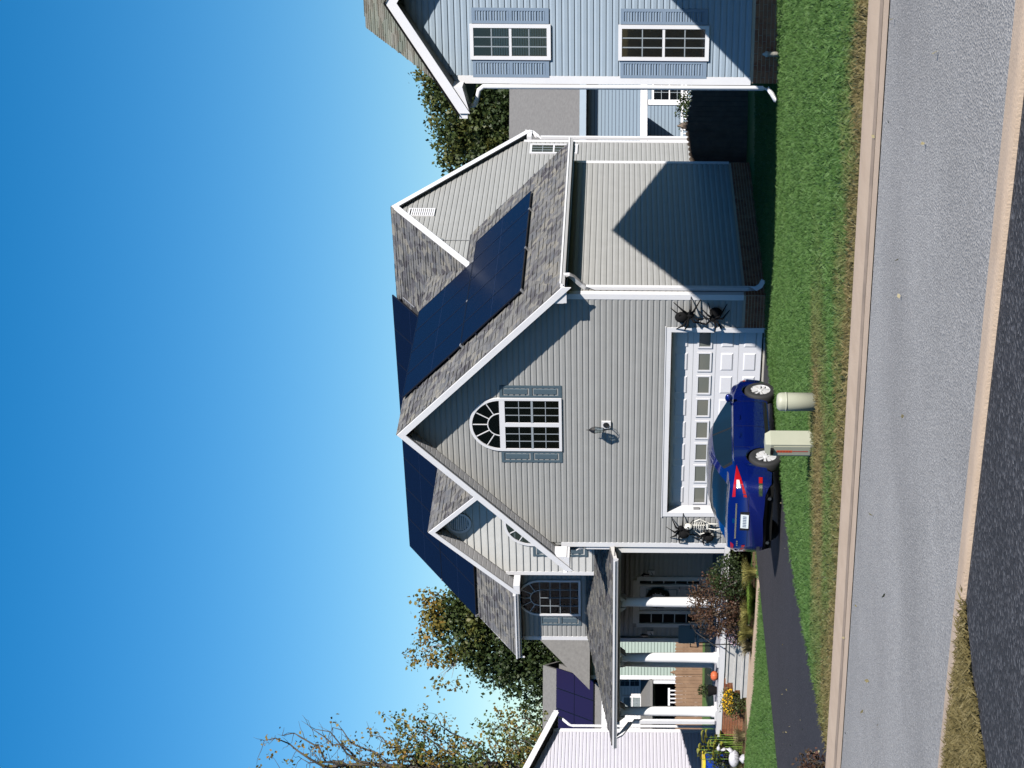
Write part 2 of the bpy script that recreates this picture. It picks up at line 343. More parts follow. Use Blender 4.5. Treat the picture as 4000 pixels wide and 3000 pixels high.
sheet('road', [[(x, gutY(x)*(1-t)+nearY(x)*t) for x in XS] for t in np.linspace(0, 1, 14)], .012, 'road_grey')
kp = [(0, .016), (.30, .010), (.42, .014), (.55, .035), (.75, .062), (.92, .070), (1, .055), (1.02, -.06)]
sheet('kerb', [[(x, gutY(x)*(1-t)+kerbY(x)*t, dz) for x in XS] for t, dz in kp], .004, 'concrete_tan')
sheet('gutter_band', [[(x, gutY(x)*(1-t)+kerbY(x)*t+.01*math.sin(x*1.7)+.006*math.sin(x*5.3), dz) for x in XS] for t, dz in ((.37, .0155), (.42, .0175), (.48, .0285))], .004, 'gutter_dark')  # thin wavy darker band along the gutter
kp2 = [(0, .016), (.5, .022), (1, .028), (1.02, -.06)]
sheet('kerb_near', [[(x, nearY(x)*(1-t)+nearBackY(x)*t, dz) for x in XS] for t, dz in kp2], .004, 'concrete_tan')
# house drive: runs square to the street, skewed to the house
DR = [(-.90, -.05), (-.90, -1.3), (-.41, -5.06), (.13, -8.43), (.76, -11.1), (1.83, -14.07), (3.10, -17.3), (3.75, -18.78)]
DL = [(-6.60, -.05), (-6.45, -1.5), (-5.87, -4.57), (-5.10, -8.2), (-4.70, -10.1), (-4.30, -12.2), (-3.90, -14.6), (-3.60, -16.82)]
def dense(P, k=6):
    out = []
    for a, b in zip(P[:-1], P[1:]): out += [(a[0]+(b[0]-a[0])*t/k, a[1]+(b[1]-a[1])*t/k) for t in range(k)]
    return out+[P[-1]]
dr, dl = dense(DR), dense(DL)
sheet('driveway', [[(l[0]*(1-t)+r[0]*t, l[1]*(1-t)+r[1]*t) for l, r in zip(dl, dr)] for t in np.linspace(0, 1, 9)], .014, 'drive_sealed')
# the drive the photographer stands on, across the street
NL = [(13.62, -27.62), (13.40, -28.02), (13.30, -28.6), (13.30, -29.4), (13.35, -32), (13.5, -36), (13.7, -44)]
NR = [(23.0, -29.2), (23.0, -29.6), (23.0, -30.0), (23, -30.6), (23, -33), (23, -37), (23, -45)]
sheet('driveway_near', [[(l[0]*(1-t)+r[0]*t, l[1]*(1-t)+r[1]*t) for l, r in zip(dense(NL), dense(NR))] for t in np.linspace(0, 1, 9)], .012, 'drive_black')
def flat_poly(name, poly, off, m, kind='structure', thick=.05):
    n = len(poly); V = [(x, y, Tz(x, y)+off) for x, y in poly]+[(x, y, Tz(x, y)-thick) for x, y in poly]
    me = MB().add(V, [tuple(range(n)), tuple(range(n, 2*n))[::-1]]+[(i, n+i, n+(i+1) % n, (i+1) % n) for i in range(n)]).build(name, m)
    if kind: me['kind'] = kind
    return me
WALK = [(-11.5, -.78), (-9.45, -.78), (-9.25, -1.72), (-6.75, -1.98), (-6.42, -2.05), (-6.30, -2.75), (-7.4, -2.85), (-9.3, -2.80), (-10.7, -2.25), (-11.6, -1.75)]
flat_poly('walk', WALK, .028, 'concrete_tan')
flat_poly('apron', [(-.86, -.30), (-.86, -.02), (-6.2, -.02), (-6.2, -.30)], .030, 'concrete_pale')
BED1 = [(-6.60, -1.95), (-9.2, -1.70), (-9.40, -.10), (-7.05, -.05), (-6.75, -.05)]
BED2 = [(-11.7, -1.6), (-13.4, -1.35), (-16.2, -.2), (-16.3, 3.2), (-13.5, 3.2), (-11.5, -.1)]
flat_poly('flower_bed', BED1, .022, 'soil'); flat_poly('flower_bed', BED2, .022, 'soil')
flat_poly('clay_patch', [(12.55, -28.05), (12.72, -28.2), (13.0, -28.42), (13.06, -28.34), (12.86, -28.05), (12.66, -27.9)], .02, 'concrete_tan')
# ---- grass blades (uncountable): real blades over the lawns in view
def inside(px_, py_, poly):
    c = np.zeros(len(px_), bool); n = len(poly)
    for i in range(n):
        x0, y0 = poly[i]; x1, y1 = poly[(i+1) % n]
        if y0 == y1: continue
        t = ((y0 > py_) != (y1 > py_)) & (px_ < (x1-x0)*(py_-y0)/(y1-y0)+x0); c ^= t
    return c
def lawn_points(n, x0, x1, y0, y1):
    X = rng.uniform(x0, x1, n); Y = rng.uniform(y0, y1, n)
    k = ((Y > kerbY(X)-.015) | ((Y < nearBackY(X)+.03) & (X < 13.8)))
    wob = .05*np.sin(X*9+Y*7)+.03*np.sin(Y*23)
    k &= ~inside(X+wob, Y, DR+DL[::-1]); k &= ~inside(X, Y, WALK) & ~inside(X, Y, BED1) & ~inside(X, Y, BED2) & ~inside(X+wob*.5, Y, NL+NR[::-1])
    k &= ~((X < .02) & (X > -13.8) & (Y > -.04)); k &= ~((Y > -.30) & (X < -.8) & (X > -6.2))
    # the house next door
    c, s_ = math.cos(math.radians(8.2)), math.sin(math.radians(8.2)); dx, dy = X-7.639, Y+5.993
    u, v = dx*c+dy*s_, -dx*s_+dy*c; k &= ~((u > -.02) & (v > -.02))
    # keep to what the camera sees, with a margin of some metres
    dX, dY = X-CAM.x, Y-CAM.y; f_ = dX*fwd.x+dY*fwd.y; r_ = dX*rgt.x+dY*rgt.y
    k &= (np.abs(r_) < f_*.2143+2.2) & (f_ > 5)
    return X[k], Y[k]
def blades(X, Y, hmin, hmax, wid, lean):
    n = len(X); Z = T(X, Y); h = rng.uniform(hmin, hmax, n); a = rng.uniform(0, 2*np.pi, n); w = wid*rng.uniform(.7, 1.3, n)
    lx_, ly_ = lean*h*rng.normal(0, .6, n), lean*h*rng.normal(0, .6, n)
    V = np.empty((n, 4, 3), np.float32)
    V[:, 0] = np.stack([X-np.cos(a)*w, Y-np.sin(a)*w, Z-.006], -1); V[:, 1] = np.stack([X+np.cos(a)*w, Y+np.sin(a)*w, Z-.006], -1)
    V[:, 2] = np.stack([X+np.cos(a)*w*.75+lx_*.4, Y+np.sin(a)*w*.75+ly_*.4, Z+h*.6], -1); V[:, 3] = np.stack([X+lx_, Y+ly_, Z+h], -1)
    b = np.arange(n)[:, None]*4
    F = np.concatenate([b+np.array([[0, 1, 2]]), b+np.array([[0, 2, 3]])])
    return V.reshape(-1, 3), F
xa, ya = lawn_points(700000, -15, 21, -24, 5)
V1, F1 = blades(xa, ya, .028, .075, .0055, .9)
xb, yb = lawn_points(260000, 8, 14, -31, -27)
V2, F2 = blades(xb, yb, .02, .06, .0035, 1.1)
g = npmesh('grass', np.concatenate([V1, V2]), np.concatenate([F1, F2+len(V1)]), 'lawn_blade')
tag(g, 'short green lawn, dry and brown along the kerb', 'grass', kind='stuff')

# ------------------------------------------------------------------ wall cladding helpers
def boards(parent, xf, z0, z1, ex, lim, m, holes=(), name='siding_board', proud=.022, lap=.55):
    """one object per lapped board (and per piece of it beside an opening)"""
    z = z0
    while z < z1-.01:
        zt = min(z+ex, z1); prof = [(-.004, z), (proud, z), (proud, z+(zt-z)*lap), (.004, zt-.004), (-.004, zt-.004)]
        lo, hi = lim(z); lo2, hi2 = lim(zt)
        if hi-lo > .05:
            segs = [[('L', lo), ('R', hi)]]
            for (u0, u1, za, zb) in holes:
                if min(zt, zb)-max(z, za) > ex*.5:
                    new = []
                    for a, b in segs:
                        if u1 <= a[1] or u0 >= b[1]: new.append([a, b]); continue
                        if u0 > a[1]+.01: new.append([a, ('H', u0)])
                        if u1 < b[1]-.01: new.append([('H', u1), b])
                    segs = new
            for a, b in segs:
                vs = []
                for side in (a, b):
                    for n, q in prof:
                        t = (q-z)/(zt-z)
                        u = side[1] if side[0] == 'H' else ((lo+(lo2-lo)*t) if side[0] == 'L' else (hi+(hi2-hi)*t))
                        vs.append((u, n, q))
                k = 5
                MB(xf).add(vs, [(0, 1, 2, 3, 4)[::-1], (5, 6, 7, 8, 9)]+[(i, (i+1) % k, k+(i+1) % k, k+i) for i in range(k)]).build(name, m, parent)
        z += ex
def bricks(parent, xf, u0, u1, z0, z1, joined=False, name='brick'):
    """running-bond bricks standing proud of recessed mortar"""
    bl, bh, jt = .203, .060, .010; row = 0; z = z0; mb = MB(xf); shared = {}
    while z+bh <= z1+.004:
        u = u0-(bl+jt)*.5*(row % 2)
        while u < u1:
            a, b = max(u, u0), min(u+bl, u1)
            if b-a > .03:
                pr = .010+.003*random.random()
                if joined: mb.box(a, b, 0, pr, z, z+bh)
                else: MB(xf).box(a, b, 0, pr, z, z+bh).build(name, 'brick', parent, fix=False)
            u += bl+jt
        z += bh+jt; row += 1
    if joined: o = mb.build(name, 'brick', parent, fix=False); o['kind'] = 'stuff'
def window(parent, xf, u0, u1, z0, z1, cols=3, rows=2, sash=True, back='room_dim', blind=False, fw=.055, glass='glass', gm='muntin_grey', deep=.06):
    """double-hung window: frame, meeting rail, muntins and panes"""
    w = MB(xf); d = deep
    for b in ((u0, u1, 0, d, z1-fw, z1), (u0, u1, 0, d, z0, z0+fw*1.1), (u0, u0+fw, 0, d, z0+fw*1.1, z1-fw), (u1-fw, u1, 0, d, z0+fw*1.1, z1-fw)): w.box(*b)
    w = w.build('window', 'trim', parent, fix=False)
    bar(xf, 'window_recess', back, w, u0+fw*.6, u1-fw*.6, .024, .027, z0+fw*.6, z1-fw*.6)
    zm = (z0+z1)/2; parts = [(z0+fw*1.1, zm-.015), (zm+.015, z1-fw)] if sash else [(z0+fw*1.1, z1-fw)]
    if sash: bar(xf, 'meeting_rail', 'trim', w, u0+fw, u1-fw, .026, .048, zm-.022, zm+.022)
    for i, (a, b) in enumerate(parts):
        n0 = .038 if i else .032
        MB(xf).add([(u0+fw, n0, a), (u1-fw, n0, a), (u1-fw, n0, b), (u0+fw, n0, b)], [(0, 1, 2, 3)]).build('pane', glass, w, fix=False)
        for c in range(1, cols):
            u = u0+fw+(u1-u0-2*fw)*c/cols; bar(xf, 'muntin', gm, w, u-.009, u+.009, n0+.001, n0+.010, a, b)
        for r in range(1, rows):
            q = a+(b-a)*r/rows; bar(xf, 'muntin', gm, w, u0+fw, u1-fw, n0+.0015, n0+.0095, q-.009, q+.009)
    if blind:
        s = MB(xf); q = z0+fw*1.3; top = z0+(z1-z0)*.74
        while q < top: s.add([(u0+fw*1.2, .028, q), (u1-fw*1.2, .028, q), (u1-fw*1.2, .031, q+.028), (u0+fw*1.2, .031, q+.028)], [(0, 1, 2, 3)]); q += .042
        s.build('blind', 'blind', w, fix=False)
    return w
def shutter(parent, xf, u0, u1, z0, z1, louver=False, m='shutter'):
    s = MB(xf); d = .035; st = .05 if louver else .06; zm = (z0+z1)/2
    for b in ((u0, u0+st, 0, d, z0, z1), (u1-st, u1, 0, d, z0, z1), (u0+st, u1-st, 0, d, z0, z0+st*1.4), (u0+st, u1-st, 0, d, z1-st*1.2, z1), (u0+st, u1-st, 0, d, zm-st*.6, zm+st*.6)): s.box(*b)
    s.box(u0+st, u1-st, 0, .012, z0+st*1.4, z1-st*1.2)
    o = s.build('shutter', m, parent, fix=False)
    if louver:
        for a, b in ((z0+st*1.4, zm-st*.6), (zm+st*.6, z1-st*1.2)):
            k = int((b-a)/.046)
            for i in range(k):
                q = a+(b-a)*(i+.1)/k; e = (b-a)/k
                MB(xf).hexa([(u0+st, .012, q+e*.45), (u1-st, .012, q+e*.45), (u1-st, .034, q), (u0+st, .034, q), (u0+st, .012, q+e*.75), (u1-st, .012, q+e*.75), (u1-st, .034, q+e*.30), (u0+st, .034, q+e*.30)]).build('louver_slat', m, o)
    else:
        for a, b in ((z0+st*1.4, zm-st*.6), (zm+st*.6, z1-st*1.2)):
            g_ = .022; x0, x1, q0, q1 = u0+st+g_, u1-st-g_, a+g_, b-g_; e = .018
            MB(xf).hexa([(x0, .012, q0), (x1, .012, q0), (x1, .012, q1), (x0, .012, q1), (x0+e, .033, q0+e), (x1-e, .033, q0+e), (x1-e, .033, q1-e), (x0+e, .033, q1-e)]).build('raised_panel', m, o)
    return o
SHINGLE_LEFT = [300]
def shingles(parent, org, ud, vd, nd, ulen, vlen, keep, m='shingle', ex=.145, single=False):
    """laid shingle tabs; the largest in view are objects, the rest joined"""
    org, ud, vd, nd = map(Vector, (org, ud, vd, nd)); mb = MB(); row = 0; v = 0
    while v < vlen:
        u = -random.random()*.3
        while u < ulen:
            w = random.uniform(.17, .36); a, b = max(u, 0), min(u+w-.006, ulen)
            if b-a > .04 and keep((a+b)/2, v+ex/2):
                h = ex*1.05; th = random.choice((.010, .014, .026, .030)); vt = min(v+h, vlen)
                P = [org+ud*x+vd*y+nd*t for (x, y, t) in ((a, v, .001), (b, v, .001), (b, vt, .001), (a, vt, .001), (a, v, th), (b, v, th), (b, vt, .004), (a, vt, .004))]
                if single and SHINGLE_LEFT[0] > 0:
                    SHINGLE_LEFT[0] -= 1; MB().hexa([tuple(p) for p in P]).build('shingle', m, parent, fix=False)
                else: mb.hexa([tuple(p) for p in P])
            u += w
        v += ex; row += 1
    if mb.v: o = mb.build('shingles', m, parent, fix=False); o['kind'] = 'stuff'
# ------------------------------------------------------------------ the house
H = thing('house', 'large grey-sided house with garage gable in front, porch and roof panels', 'house')
FF = frame((0, 0), (1, 0), (0, -1))            # garage front: u = X, n towards the street
FR = frame((0, 0), (0, 1), (1, 0))             # garage side: u = Y, n to the east
FM = frame((-2.35, 0), (0, 1), (1, 0))         # main side gable
FG = frame((0, 2.6), (1, 0), (0, -1))          # small front gable
FP = frame((0, 4.2), (1, 0), (0, -1))          # wall behind the porch and above it
GP = .98; GR = -3.55; GPK = 8.55               # garage pitch, ridge X, ridge height
groof = lambda x: GPK-GP*abs(x-GR)
MP = .68; MRY = 9.63; MR = 8.8
mroof = lambda y: MRY-MP*abs(y-MR)
# walls (backing) and their boards
w = MB(FF); w.box(-7.1, -6.08, -.18, 0, 0, 2.16); w.box(-.93, 0, -.18, 0, 0, 2.16)
w.prism([(-7.1, 2.16), (0, 2.16), (0, 4.85), (GR, 8.33), (-7.1, 4.85)], -.18, 0)
wf = w.build('front_wall', 'siding', H)
def glim(z):
    hw = 3.45 if z < 4.72 else min(3.45, (GPK-.17-z)/GP)
    return (GR-hw, GR+hw)
boards(wf, FF, .55, 8.30, .135, glim, 'siding', holes=[(-6.18, -.83, 0, 2.27)])
w = MB(FR); w.box(.0, 7.0, -.18, 0, 0, 4.62); ws = w.build('side_wall', 'siding', H, fix=False)
boards(ws, FR, .55, 4.56, .135, lambda z: (.12, 6.90), 'siding')
w = MB(FM); w.prism([(3.2, 0), (13.44, 0), (13.44, mroof(13.44)-.16), (MR, MRY-.16), (3.2, mroof(3.2)-.16)], -.18, 0)
wm = w.build('side_gable_wall', 'siding', H)
boards(wm, FM, .3, 9.40, .135, lambda z: (max(5.0, MR-(MRY-.16-z)/MP) if z > 5 else 6.8, min(13.34, MR+(MRY-.16-z)/MP)), 'siding')
w = MB(FP); w.box(-13.68, -7.0, -.18, 0, 0, 6.15); wp = w.build('porch_wall', 'siding', H, fix=False)
boards(wp, FP, .74, 6.06, .135, lambda z: (-13.58, -7.1 if z < 4 else -9.9), 'siding', holes=[(-13.19, -11.37, 0, 2.9)])
MB().box(-13.68, -13.5, 4.381, 13.44, 0, 6.15).box(-13.5, -2.6, 13.26, 13.44, 0, 6.2).build('back_wall', 'siding', H)
MB().box(-7.1, -6.92, .181, 4.2, 0, 4.75).build('garage_left_wall', 'siding', H, fix=False)
w = MB(FG); w.prism([(-10.05, 3.93), (-6.65, 3.93), (-6.65, 6.30), (-8.35, 8.14), (-10.05, 6.30)], -.15, 0)
wg = w.build('small_gable_wall', 'siding_shake', H)
g2lim = lambda z: (-8.35-(1.62 if z < 6.33 else min(1.62, (8.12-z)/1.08)), -8.35+(1.62 if z < 6.33 else min(1.62, (8.12-z)/1.08)))
boards(wg, FG, 4.02, 8.08, .185, g2lim, 'siding_shake', name='shake_course', proud=.026, lap=.15)
MB().box(-10.05, -9.9, 2.751, 4.2, 4.0, 6.3).build('bay_cheek', 'siding', H, fix=False)
# masonry base
fb = MB(FF); fb.box(-.83, .004, -.16, .010, 0, .545); fo = fb.build('foundation', 'mortar', H, fix=False); fo4 = bar(FF, 'foundation', 'mortar', H, -7.1, -6.2, -.16, .010, 0, .545)
bricks(fo, frame((0, -.010), (1, 0), (0, -1)), -.83, .004, .005, .55); bricks(fo4, frame((0, -.010), (1, 0), (0, -1)), -7.1, -6.2, .005, .55)
fb = MB(FR); fb.box(.0, 7.0, -.16, .010, 0, .545); fo2 = fb.build('side_foundation', 'mortar', H, fix=False)
bricks(fo2, frame((.010, 0), (0, 1), (1, 0)), 0, 7.0, .005, .55, joined=True, name='bricks')
fb = MB(); fb.box(-13.4, -11.35, -.02, .1, 0, .60); fo3 = fb.build('porch_base', 'mortar', H, fix=False)
bricks(fo3, frame((0, -.02), (1, 0), (0, -1)), -13.4, -11.4, .005, .58)
# corner boards
def cb(xf, a, b, z0, z1, n=.03): return bar(xf, 'corner_board', 'trim', H, a, b, 0, n, z0, z1)
cb(FF, -.105, .03, .53, 4.74); cb(FR, 0, .115, .53, 4.60); cb(FF, -7.13, -7.0, .40, 4.74); cb(FR, 6.90, 7.03, .53, 4.56)
cb(FM, 13.34, 13.47, .3, 6.2); cb(FG, -10.08, -9.97, 3.98, 6.34); cb(FP, -13.70, -13.57, .72, 6.06)
# roofs: slab with soffit below, shingles laid on top
def slab(name, ax, poly, d0, d1, top=(0,)):
    mb = MB(); k = len(poly); mk = (lambda a, b, d: (a, d, b)) if ax == 'y' else (lambda a, b, d: (d, a, b))
    vs = [mk(a, b, d0) for a, b in poly]+[mk(a, b, d1) for a, b in poly]
    mb.m = 1; mb.add(vs, [tuple(range(k))[::-1], tuple(range(k, 2*k))])
    for i in range(k):
        mb.m = 0 if i in top else 1
        mb.v += [] ; mb.f.append((i, (i+1) % k, k+(i+1) % k, k+i)); mb.mi.append(mb.m)
    return mb.build(name, ['roof_under', 'soffit'], H)
rg = slab('garage_roof', 'y', [(.42, groof(.42)), (GR, GPK), (GR, GPK-.16), (.42, groof(.42)-.14)], -.45, 7.35)
rgl = slab('garage_roof_west', 'y', [(-7.52, groof(-7.52)-.14), (GR, GPK-.162), (GR, GPK-.002), (-7.52, groof(-7.52))], -.45, 6.6, top=(2,))
rm = slab('main_roof', 'x', [(3.75, mroof(3.75)-.14), (MR, MRY-.16), (MR, MRY), (3.75, mroof(3.75))], -13.95, -2.24, top=(2,))
rmb = slab('main_roof_back', 'x', [(MR, MRY-.16), (13.85, mroof(13.85)-.14), (13.85, mroof(13.85)), (MR, MRY)], -13.95, -2.24, top=(2,))
r2 = slab('small_gable_roof', 'y', [(-6.35, 6.14), (-8.35, 8.30), (-8.35, 8.14), (-6.35, 6.0)], 2.15, 6.9)
r2l = slab('small_gable_roof_west', 'y', [(-10.35, 6.0), (-8.35, 8.138), (-8.35, 8.298), (-10.35, 6.14)], 2.15, 6.9, top=(2,))
rp = slab('porch_roof', 'x', [(-.48, 3.36), (4.2, 4.12), (4.2, 4.225), (-.48, 3.455)], -13.35, -7.13, top=(2,))
def nv(*a): return Vector(a).normalized()
gc = nv(-1, 0, GP); gn = nv(GP, 0, 1)
def gkeep(u, v):
    x = .42+gc.x*v; y = -.45+u
    if x < -2.3 and y > MR-(MRY-groof(x))/MP+.05: return False     # runs under the main roof
    return not (1.05 < y < 5.1 and -3.35 < x < -.6) and not (1.05 < y < 6.1 and -1.85 < x < -.6)
shingles(rg, (.42, -.45, groof(.42)), (0, 1, 0), gc, gn, 7.8, 5.55, gkeep, single=True)
mc = nv(0, 1, MP); mn = nv(0, -MP, 1)
def mkeep(u, v):
    x = -13.95+u; y = 3.75+mc.y*v
    if x > -4.95: return mroof(y) > groof(x)-.1 or x > -2.35
    if abs(x+8.35) < 2.0 and mroof(y) < 8.3-1.08*abs(x+8.35)-.1: return False
    return y < 5.8 or y > 8.6
shingles(rm, (-13.95, 3.75, mroof(3.75)), (1, 0, 0), mc, mn, 11.71, 6.1, mkeep)
sc_ = nv(-1, 0, 1.08); sn_ = nv(1.08, 0, 1)
shingles(r2, (-6.35, 2.15, 6.14), (0, 1, 0), sc_, sn_, 4.75, 2.93, lambda u, v: True)
pc = nv(0, 4.68, .77); pn = nv(0, -.77, 4.68)
shingles(rp, (-13.35, -.48, 3.455), (1, 0, 0), pc, pn, 6.22, 4.72, lambda u, v: not (-.48+pc.y*v > 2.6 and u > 3.4))
# ridge caps
def caps(parent, a, b, n1, n2, m='shingle'):
    a, b = Vector(a), Vector(b); d = (b-a).normalized(); L = (b-a).length; k = int(L/.2); mb = MB()
    for i in range(k):
        p, q = a+d*(L*i/k), a+d*(L*(i+1)/k+.03)
        for n in (n1, n2):
            n = Vector(n); up = Vector((0, 0, .012))
            mb.hexa([tuple(x) for x in (p, q, q+n*.15, p+n*.15, p+up*1.6, q+up, q+n*.15+up, p+n*.15+up*1.6)])
    o = mb.build('ridge_cap', m, parent); o['kind'] = 'stuff'
caps(rg, (GR, -.45, GPK), (GR, 6.9, GPK), (.714, 0, -.70), (-.714, 0, -.70))
caps(rm, (-13.95, MR, MRY), (-2.24, MR, MRY), (0, -.827, -.562), (0, .827, -.562))
caps(r2, (-8.35, 2.15, 8.30), (-8.35, 6.8, 8.30), (.68, 0, -.735), (-.68, 0, -.735))
# rake boards and edges
def rake(ax, p0, p1, out0, out1, h=.20, name='rake_board', drop=.01):
    """board along a sloping roof edge; p = (along, z) of the roof top"""
    mb = MB(); (a0, z0), (a1, z1) = p0, p1
    q = [(a0, z0-drop), (a1, z1-drop), (a1, z1-drop-h), (a0, z0-drop-h)]
    mk = (lambda a, z, d: (a, d, z)) if ax == 'y' else (lambda a, z, d: (d, a, z))
    mb.hexa([mk(a, z, out0) for a, z in q]+[mk(a, z, out1) for a, z in q]); return mb.build(name, 'trim', H)
rake('y', (.44, groof(.44)), (GR, GPK), -.485, -.452); rake('y', (-7.54, groof(-7.54)), (GR, GPK), -.485, -.452)
rake('y', (-6.34, 6.15), (-8.35, 8.30), 2.115, 2.148, .17); rake('y', (-10.37, 6.12), (-8.35, 8.30), 2.115, 2.148, .17)
rake('x', (3.73, mroof(3.73)), (MR, MRY), -2.238, -2.202, .20); rake('x', (13.87, mroof(13.87)), (MR, MRY), -2.238, -2.202, .20)
rake('x', (3.73, mroof(3.73)), (MR, MRY), -13.99, -13.952, .20)
# frieze under the garage rakes on the wall
# boxed eave ends, soffit boards and gutters
def eave_return(x0, x1, y0, y1, z0, z1): bar(ident, 'eave_return', 'trim', H, x0, x1, y0, y1, z0, z1)
eave_return(.03, .42, -.452, .10, 4.53, 4.60); eave_return(-7.52, -7.14, -.452, .10, 4.53, 4.60)
MB().prism([(.02, 4.60), (.42, 4.60), (.42, 4.66), (.02, 4.98)], -.452, -.03).build('eave_return', 'trim', H)
MB().prism([(-7.12, 4.60), (-7.52, 4.60), (-7.52, 4.66), (-7.12, 4.98)], -.452, -.03).build('eave_return', 'trim', H)
bar(ident, 'soffit_board', 'soffit', H, .03, .40, .102, 7.3, 4.545, 4.575)
eave_return(-10.35, -10.09, 2.12, 2.58, 5.95, 6.12)
eave_return(-2.40, -2.21, 13.46, 13.86, 5.98, 6.12)
def gutter(p0, p1, out, name='gutter'):
    """K-style gutter trough between two points; out = outward direction"""
    p0, p1, o = Vector(p0), Vector(p1), Vector(out); up = Vector((0, 0, 1))
    prof = [(0, 0), (0, -.12), (.075, -.12), (.11, -.05), (.125, -.045), (.125, -.005), (.11, -.005), (.105, -.05), (.07, -.108), (.012, -.108), (.012, 0)]
    vs = [tuple(p+o*a+up*b) for p in (p0, p1) for a, b in prof]; k = len(prof)
    return MB().add(vs, [(i, (i+1) % k, k+(i+1) % k, k+i) for i in range(k)]+[(0, 1, 2, 3, 4, 5, 6, 7, 8, 9, 10)[::-1], tuple(range(k, 2*k))]).build(name, 'trim', H)
gutter((.42, -.45, 4.69), (.42, 7.35, 4.69), (1, 0, 0)); gutter((-13.95, 3.75, 6.22), (-10.36, 3.75, 6.22), (0, -1, 0))
gutter((-13.37, -.48, 3.45), (-7.14, -.48, 3.45), (0, -1, 0)); gutter((-13.95, 13.85, 6.2), (-2.22, 13.85, 6.2), (0, 1, 0))
gutter((-7.52, -.45, 4.69), (-7.52, 2.1, 4.69), (-1, 0, 0)); gutter((-10.35, 2.15, 6.15), (-10.35, 3.6, 6.15), (-1, 0, 0))
def spout(pts, w=.038, d=.052, name='downspout'):
    """rectangular downspout with elbows"""
    P = [Vector(p) for p in pts]; vs = []
    for i, p in enumerate(P):
        t = (P[min(i+1, len(P)-1)]-P[max(i-1, 0)]).normalized()
        a = t.cross(Vector((0, 0, 1))) if abs(t.z) < .98 else spout.side
        a = a.normalized() if a.length > .01 else spout.side; b = t.cross(a).normalized()
        vs += [tuple(p+a*w+b*d), tuple(p-a*w+b*d), tuple(p-a*w-b*d), tuple(p+a*w-b*d)]
    k = len(P); fs = [(4*i+j, 4*i+(j+1) % 4, 4*i+4+(j+1) % 4, 4*i+4+j) for i in range(k-1) for j in range(4)]+[(3, 2, 1, 0), tuple(4*k-4+j for j in range(4))]
    return MB().add(vs, fs).build(name, 'trim', H)
spout.side = Vector((1, 0, 0))
spout([(.48, .02, 4.60), (.48, .05, 4.50), (.38, .12, 4.40), (.16, .19, 4.22), (.075, .20, 4.12), (.075, .20, 3.9), (.075, .20, .42), (.075, .20, .25), (.13, .22, .15), (.26, .26, .08)])
spout([(-2.27, 13.95, 6.1), (-2.27, 13.9, 5.98), (-2.27, 13.62, 5.82), (-2.27, 13.53, 5.7), (-2.27, 13.53, .1)])
spout.side = Vector((0, 1, 0))
spout([(-7.60, .6, 4.6), (-7.58, .5, 4.5), (-7.3, .1, 4.32), (-7.185, .05, 4.22), (-7.185, .05, 4.1), (-7.185, .05, 3.5)])
spout([(-13.0, -.52, 3.36), (-12.98, -.45, 3.22), (-12.93, -.10, 3.0), (-12.92, -.02, 2.88), (-12.92, -.02, .75)])
# garage door, set back in its opening
dz1 = 2.15
tr = MB(FF); tr.box(-.95, -.83, 0, .04, 0, 2.27); tr.box(-6.18, -6.06, 0, .04, 0, 2.27); tr.box(-6.06, -.95, 0, .04, 2.15, 2.27); tr.box(-6.20, -.81, 0, .052, 2.27, 2.295)
tr.build('door_casing', 'trim', H, fix=False)
jb = MB(FF); jb.box(-.95, -.93, -.27, 0, 0, 2.15); jb.box(-6.08, -6.06, -.27, 0, 0, 2.15); jb.box(-6.08, -.93, -.27, 0, 2.15, 2.17); jb.build('door_jamb', 'trim', H, fix=False)
gd = bar(FF, 'garage_door', 'garage_white', H, -6.06, -.95, -.30, -.26, .03, 2.15)
bar(FF, 'bottom_seal', 'black', gd, -6.05, -.96, -.265, -.25, .012, .035)
for r in range(4):
    zz0 = .04+.527*r; bar(FF, 'section_joint', 'metal_grey', gd, -6.05, -.96, -.2605, -.2590, zz0-.004, zz0+.004)
    for c in range(8):
        cw = 5.09/8; a = -6.05+cw*c+.075; b = a+cw-.15; q0, q1 = zz0+.115, zz0+.415; e = .035
        if r == 2:
            f = MB(FF); f.box(a-.02, a+.02, -.26, -.235, q0-.02, q1+.02); f.box(b-.02, b+.02, -.26, -.235, q0-.02, q1+.02); f.box(a+.02, b-.02, -.26, -.235, q0-.02, q0+.02); f.box(a+.02, b-.02, -.26, -.235, q1-.02, q1+.02)
            f.build('light_frame', 'garage_white', gd, fix=False); bar(FF, 'pane', 'garage_glass', gd, a+.02, b-.02, -.259, -.250, q0+.02, q1-.02)
        else:
            MB(FF).hexa([(a, -.2615, q0), (b, -.2615, q0), (b, -.2615, q1), (a, -.2615, q1), (a+e, -.243, q0+e), (b-e, -.243, q0+e), (b-e, -.243, q1-e), (a+e, -.243, q1-e)]).build('raised_panel', 'garage_white', gd)
bar(FF, 'keypad', 'metal_grey', H, -6.062, -6.03, -.16, -.08, 1.35, 1.50)
